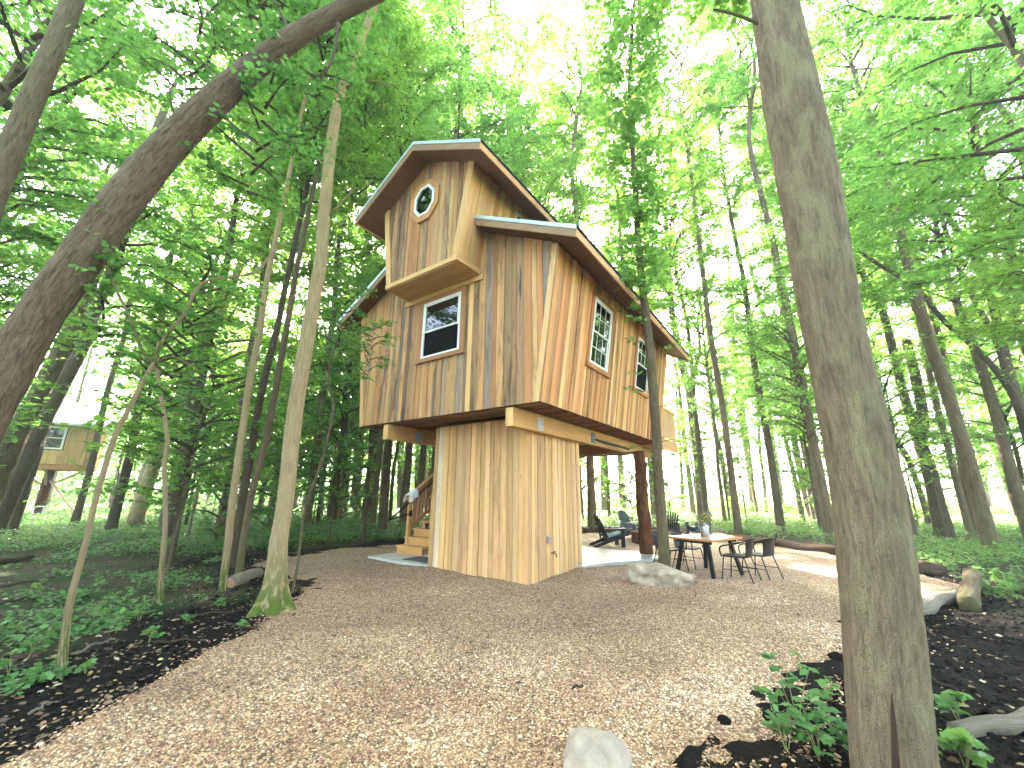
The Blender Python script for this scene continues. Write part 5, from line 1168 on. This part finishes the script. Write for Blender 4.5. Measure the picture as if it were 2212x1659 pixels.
# low trees added to shade the path behind the stairs
for (x, y, z_, s_, lab) in ((-5.7, 20.0, 6.6, 1.15, 'broad low tree shading the gravel path behind the stairs'), (-6.2, 24.0, 8.6, 1.3, 'broad leafy tree further along behind the stairs'), (-4.2, 22.5, 8.0, 1.2, 'broad leafy tree with a dark stem behind the stair rail'), (-8.6, 19.0, 6.4, 1.2, 'broad low tree in the green undergrowth beyond the mossy trunk'), (-5.9, 17.0, 8.8, 1.25, 'broad leafy tree standing between the mossy trunk and the stairs'), (-5.0, 14.6, 7.2, .95, 'round-crowned leafy tree close to the bend of the gravel path')):
    t = thing('forest_tree', lab, 'tree', (x, y, gh(x, y)), rc()); o = link('trunk', bark_copy(R_.randrange(5), 'dark'), None, t); o.scale = (.45, .45, (z_+1.5)/15); add_crown(t, R_.choice(MID), Vector((0, 0, z_)), s_, rc())
# trees framing the clearing close by: their crowns hang into the top of the view
for (x, y, lab, cz, s, k) in ((-10.0, 6.2, 'leafy tree at the clearing edge behind the slender saplings', 10.5, 1.0, 'tall'), (11.0, 6.6, 'leafy tree at the clearing edge behind the big grey trunk', 10.0, 1.05, 'tall'), (13.5, 9.6, 'leafy tree on the field side of the logs', 10.0, 1.0, 'tall'), (-13.5, 9.2, 'leafy tree at the clearing edge beyond the leaning trunks', 10.0, 1.1, 'tall')):
    t = thing('forest_tree', lab, 'tree', (x, y, gh(x, y)), rc()); o = link('trunk', bark_copy(1, 'mid'), None, t); o.scale = (.7, .7, 1.05)
    add_crown(t, R_.choice(CAN), Vector((0, 0, cz)), s, rc()); add_crown(t, R_.choice(MID), Vector((.4, .2, 6.0)), .7, rc())

# the wood goes on round the clearing behind the viewer: it shades the low light and stands mirrored in the windows
k = 0
while k < 22:
    a = R_.uniform(1.75, 4.6); d = R_.uniform(9.5, 22); x, y = d*math.sin(a), d*math.cos(a)
    if any((x-p_)**2+(y-q_)**2 < 6 for p_, q_ in placed): continue
    placed.append((x, y)); wood_tree(x, y, 'tall' if k % 3 else 'mid', 'tree in the wood facing the treehouse', 'wood across the clearing'); k += 1
# ------------------------------------------------------------------ ground cover
r6 = np.random.default_rng(66)
def cover(name, label, P, hgt, lsize, nleaf, mat, tmpl=OVAL, seed=1):
    """A leafy mat: small upright stems hidden under many flat leaves."""
    r = np.random.default_rng(seed); N = len(P); n_ = N*nleaf
    base = np.repeat(P, nleaf, 0); zb = np.repeat(ground_h(P), nleaf); h_ = np.repeat(hgt, nleaf)
    f = r.random(n_)**.7; a = r.uniform(0, 6.283, n_); rad = r.uniform(.02, .16, n_)*(.6+h_*1.2)
    pos = np.column_stack([base[:, 0]+rad*np.cos(a), base[:, 1]+rad*np.sin(a), zb+h_*f+.01])
    d = np.column_stack([np.cos(a), np.sin(a), r.normal(.05, .3, n_)]); nr = unit(np.array((0, 0, 1.0))+r.normal(0, .4, (n_, 3)))
    sz_ = np.repeat(lsize, nleaf)*r.uniform(.6, 1.25, n_)
    V, Fc, kk = leaf_arrays(pos, d, nr, sz_, tmpl); me = fast_mesh(name, V, Fc)
    fattr(me, 'tint', np.repeat(np.clip(r.normal(.5, .25, n_), 0, .95), kk)); return tag(link(name, me, mat), label, kind='stuff')
def region(n_, d0, d1, p, amin, amax, seed, far_off):
    r = np.random.default_rng(seed); d = d0+(d1-d0)*r.random(n_)**p; a = np.radians(r.uniform(amin, amax, n_))
    P = np.column_stack([d*np.tan(a), d]); s = gsdf(P); hl = np.array(HM.inverted())
    lx = P[:, 0]*hl[0][0]+P[:, 1]*hl[0][1]+hl[0][3]; ly = P[:, 0]*hl[1][0]+P[:, 1]*hl[1][1]+hl[1][3]
    ok = (s < -far_off) & ~((lx > -5.1) & (lx < 1.5) & (ly > -.6) & (ly < 5.6)); return P[ok]
P1 = region(30000, 8.5, 42, 1.5, -58, 4, 11, 1.3); P1 = P1[(vnoise(P1, .5, 9) > .28) & (P1[:, 1] > 10.0+1.6*vnoise(P1, .8, 2))]
cover('undergrowth', 'green leafy undergrowth covering the woodland floor towards the far treehouse', P1, .10+.32*vnoise(P1, .45, 3)+.004*P1[:, 1], .055+.0022*P1[:, 1], 6, M['leaf_weed'], seed=1)
P2 = region(20000, 8.0, 40, 1.4, 10, 58, 12, .55); P2 = P2[(vnoise(P2, .5, 7) > .2) & ((P2[:, 1] > 9.8) | (P2[:, 0] > 9.5))]
cover('undergrowth', 'green leafy undergrowth between the gravel and the sunlit field', P2, .12+.32*vnoise(P2, .45, 4)+.003*P2[:, 1], .055+.0022*P2[:, 1], 6, M['leaf_weed'], seed=2)
P3 = region(9000, 15, 40, 1.2, -22, 22, 13, .8)
cover('undergrowth', 'green leafy undergrowth behind the patio and stairs', P3, .15+.4*vnoise(P3, .45, 4), .06+.0022*P3[:, 1], 6, M['leaf_weed'], seed=3)
P4 = region(5000, 3.4, 11, 1.2, -58, -24, 14, .75); P4 = P4[vnoise(P4, 1.1, 5) > .74]
cover('low_weeds', 'patchy low weeds over the leaf litter by the saplings', P4, .05+.12*vnoise(P4, .9, 4), np.full(len(P4), .06), 5, M['leaf_weed'], LOBE, seed=4)
P5 = region(900, 3.0, 10, 1.2, 35, 60, 15, 1.0); P5 = P5[vnoise(P5, 1.1, 5) > .6]
# the far wood behind the second treehouse, one mass of leaves and stems
n_ = 26000; P8 = np.column_stack([r6.uniform(-95, 3, n_), r6.uniform(42, 62, n_)]); h8 = r6.uniform(0, 1, n_)**1.2*14*(.5+.8*vnoise(P8, .15, 3))
V, Fc, kk = leaf_arrays(np.column_stack([P8, h8]), np.column_stack([r6.normal(0, 1, n_), r6.normal(0, 1, n_), r6.normal(0, .4, n_)]), unit(np.array((0, -.5, 1.0))+r6.normal(0, .6, (n_, 3))), r6.uniform(.45, .95, n_), OVAL)
me = fast_mesh('far_wood', V, Fc); fattr(me, 'tint', np.repeat(np.clip(r6.normal(.5, .25, n_), 0, .95), kk)); tag(link('far_wood', me, M['leaf_dark']), 'far green wood closing the view behind the white-roofed treehouse', kind='stuff')
n_ = 9000; P9 = np.column_stack([r6.uniform(-40, 190, n_), r6.uniform(150, 165, n_)]); h9 = r6.uniform(0, 1, n_)*6.5*(.5+.8*vnoise(P9, .06, 3))
V, Fc, kk = leaf_arrays(np.column_stack([P9, h9]), np.column_stack([r6.normal(0, 1, n_), r6.normal(0, 1, n_), r6.normal(0, .4, n_)]), unit(np.array((0, -.5, 1.0))+r6.normal(0, .6, (n_, 3))), r6.uniform(1.0, 2.2, n_), OVAL)
me = fast_mesh('distant_treeline', V, Fc); fattr(me, 'tint', np.repeat(np.clip(r6.normal(.5, .25, n_), 0, .95), kk)); tag(link('distant_treeline', me, M['leaf_dark']), 'distant tree line on the far side of the sunlit field', kind='stuff')
# brush along the field edge, sunlit
n_ = 5200; P6 = np.column_stack([r6.uniform(2, 46, n_), r6.uniform(35, 39, n_)])
cover('field_edge_brush', 'sunlit brush along the edge of the open field', P6, .3+1.5*vnoise(P6, .5, 4), np.full(n_, .19), 7, M['leaf'], seed=5)
# dead leaves on the soil
P7 = np.concatenate([region(5200, 3.0, 12, 1.3, -58, -8, 16, .05), region(1800, 2.6, 12, 1.3, 18, 58, 17, .05)]); _g = wedge(420, 2.8, 12, 1.2, 50, 33); _g = _g[(gsdf(_g) > .1) & (poly_sdf(_g, [(0.327, 8.0), (-2.0, 9.73), (-0.47, 11.8), (1.9, 10.04)]) < 0)]; P7 = np.concatenate([P7, _g[:150]]); n_ = len(P7)
d7 = np.column_stack([r6.normal(0, 1, n_), r6.normal(0, 1, n_), r6.normal(0, .15, n_)]); V, Fc, kk = leaf_arrays(np.column_stack([P7, ground_h(P7)+.012]), d7, unit(np.array((0, 0, 1.0))+r6.normal(0, .25, (n_, 3))), r6.uniform(.03, .07, n_), OVAL)
def litter_mat():
    m, n, b = new_mat('dead_leaf'); g = NG(n); t = g.node('ShaderNodeAttribute', attribute_name='tint').outputs['Fac']
    g.link(g.ramp(t, [(0, (.05, .032, .02)), (.5, (.14, .085, .045)), (.85, (.26, .17, .085)), (.97, (.42, .38, .28)), (1, (.45, .36, .05))]), b.inputs['Base Color']); b.inputs['Roughness'].default_value = .8; return m
me = fast_mesh('leaf_litter', V, Fc); fattr(me, 'tint', np.repeat(r6.random(n_), kk)); tag(link('leaf_litter', me, litter_mat()), 'scattered dead brown leaves on the dark soil', kind='stuff')

# single weeds beside the gravel
def weed(label, px, py, h_, n_stems, lsz, seed, group=None, tmpl=LOBE):
    p = gz(px, py); r = np.random.default_rng(seed); z = gh(p.x, p.y); t = thing('weed', label, 'plant', (p.x, p.y, z), 0, group); out = []
    for k in range(n_stems):
        a = r.uniform(0, 6.28); lean = r.uniform(.1, .55); tip = np.array((math.cos(a)*h_*lean, math.sin(a)*h_*lean, h_*r.uniform(.6, 1.0)))
        m = MB(); m.tube([(0, 0, -.02), tuple(tip*.5+np.array((0, 0, .06*h_))), tuple(tip)], [.004, .003, .002], 5); m.build('stem', M['dry'], t)
        for q in range(3):
            f = .45+.28*q; spray(r, tip*f, unit(np.array((math.cos(a+q*2), math.sin(a+q*2), .25))[None])[0], h_*.32, r.integers(3, 6), lsz, .35, out)
    P, D, Nn, S = (np.concatenate([o_[i] for o_ in out]) for i in range(4)); V, Fc, kk = leaf_arrays(P, D, Nn, S, tmpl)
    me = fast_mesh('foliage', V, Fc); fattr(me, 'tint', np.repeat(np.clip(r.normal(.65, .2, len(P)), 0, .95), kk)); link('foliage', me, M['leaf_weed'], t); return t
WL = [(1722, 1560, .42, 5, .075, 'tall green weed at the gravel edge beside the big grey trunk'), (1770, 1640, .30, 6, .07, 'bushy green weed against the foot of the big grey trunk'), (1700, 1620, .24, 4, .065, 'small weed on the black soil by the gravel edge'), (1850, 1655, .22, 5, .06, 'low weed touching the base of the big grey trunk'),
      (2075, 1560, .26, 3, .085, 'broad-leaved seedling on the black soil by the split log'), (2085, 1650, .20, 4, .08, 'broad-leaved weed in front of the split bleached log'), (2010, 1650, .18, 3, .06, 'small weed between the grey trunk and the split log'), (1790, 1500, .16, 3, .05, 'tiny weed on the soil mound by the trunk')]
for i, (x, y, h_, n_, l_, lab) in enumerate(WL): weed(lab, x, y, h_, n_, l_, 400+i)
LWP = [(20, 1462, .22, 5), (95, 1385, .26, 7), (60, 1420, .24, 6), (185, 1455, .14, 3), (205, 1350, .30, 7), (250, 1365, .28, 7), (300, 1340, .22, 6), (320, 1385, .22, 6), (235, 1310, .24, 6), (160, 1300, .24, 6), (280, 1295, .22, 5), (400, 1345, .16, 4), (430, 1300, .18, 5), (470, 1310, .16, 4), (525, 1350, .12, 3), (385, 1270, .2, 5), (100, 1335, .24, 6), (30, 1340, .22, 6), (440, 1265, .2, 5), (300, 1260, .24, 6), (215, 1270, .24, 6), (80, 1285, .24, 6)]
for i, (x, y, h_, n_) in enumerate(LWP): weed('leafy green weed growing in the dark litter among the saplings', x, y, h_*.85, max(2, n_-3), .062, 500+i, 'weeds among the saplings')
RWP = [(2130, 1290, .25, 6), (2180, 1300, .3, 7), (2205, 1280, .3, 7), (2160, 1262, .3, 7), (2195, 1250, .3, 6), (2110, 1250, .25, 6), (2060, 1235, .25, 6)]
for i, (x, y, h_, n_) in enumerate(RWP): weed('leafy weed in the shaded undergrowth behind the stout log chunk', x, y, h_, n_, .08, 600+i, 'weeds behind the log chunk')
# ------------------------------------------------------------------ haze between the trees
HAZE = 0.0015
hzb = box_mesh('haze', -405, 405, -205, 505, -1.6, 40.0)
hm = bpy.data.materials.new('thin_haze'); hm.use_nodes = True; hn = hm.node_tree
hn.nodes.remove(hn.nodes['Principled BSDF']); pv = hn.nodes.new('ShaderNodeVolumePrincipled')
pv.inputs['Color'].default_value = (0.92, 0.96, 0.97, 1); pv.inputs['Density'].default_value = HAZE; pv.inputs['Anisotropy'].default_value = 0.3
hn.links.new(pv.outputs[0], hn.nodes['Material Output'].inputs['Volume'])
tag(link('haze', hzb, hm), 'thin pale haze hanging between the trees', kind='stuff')
cy.volume_bounces = 1
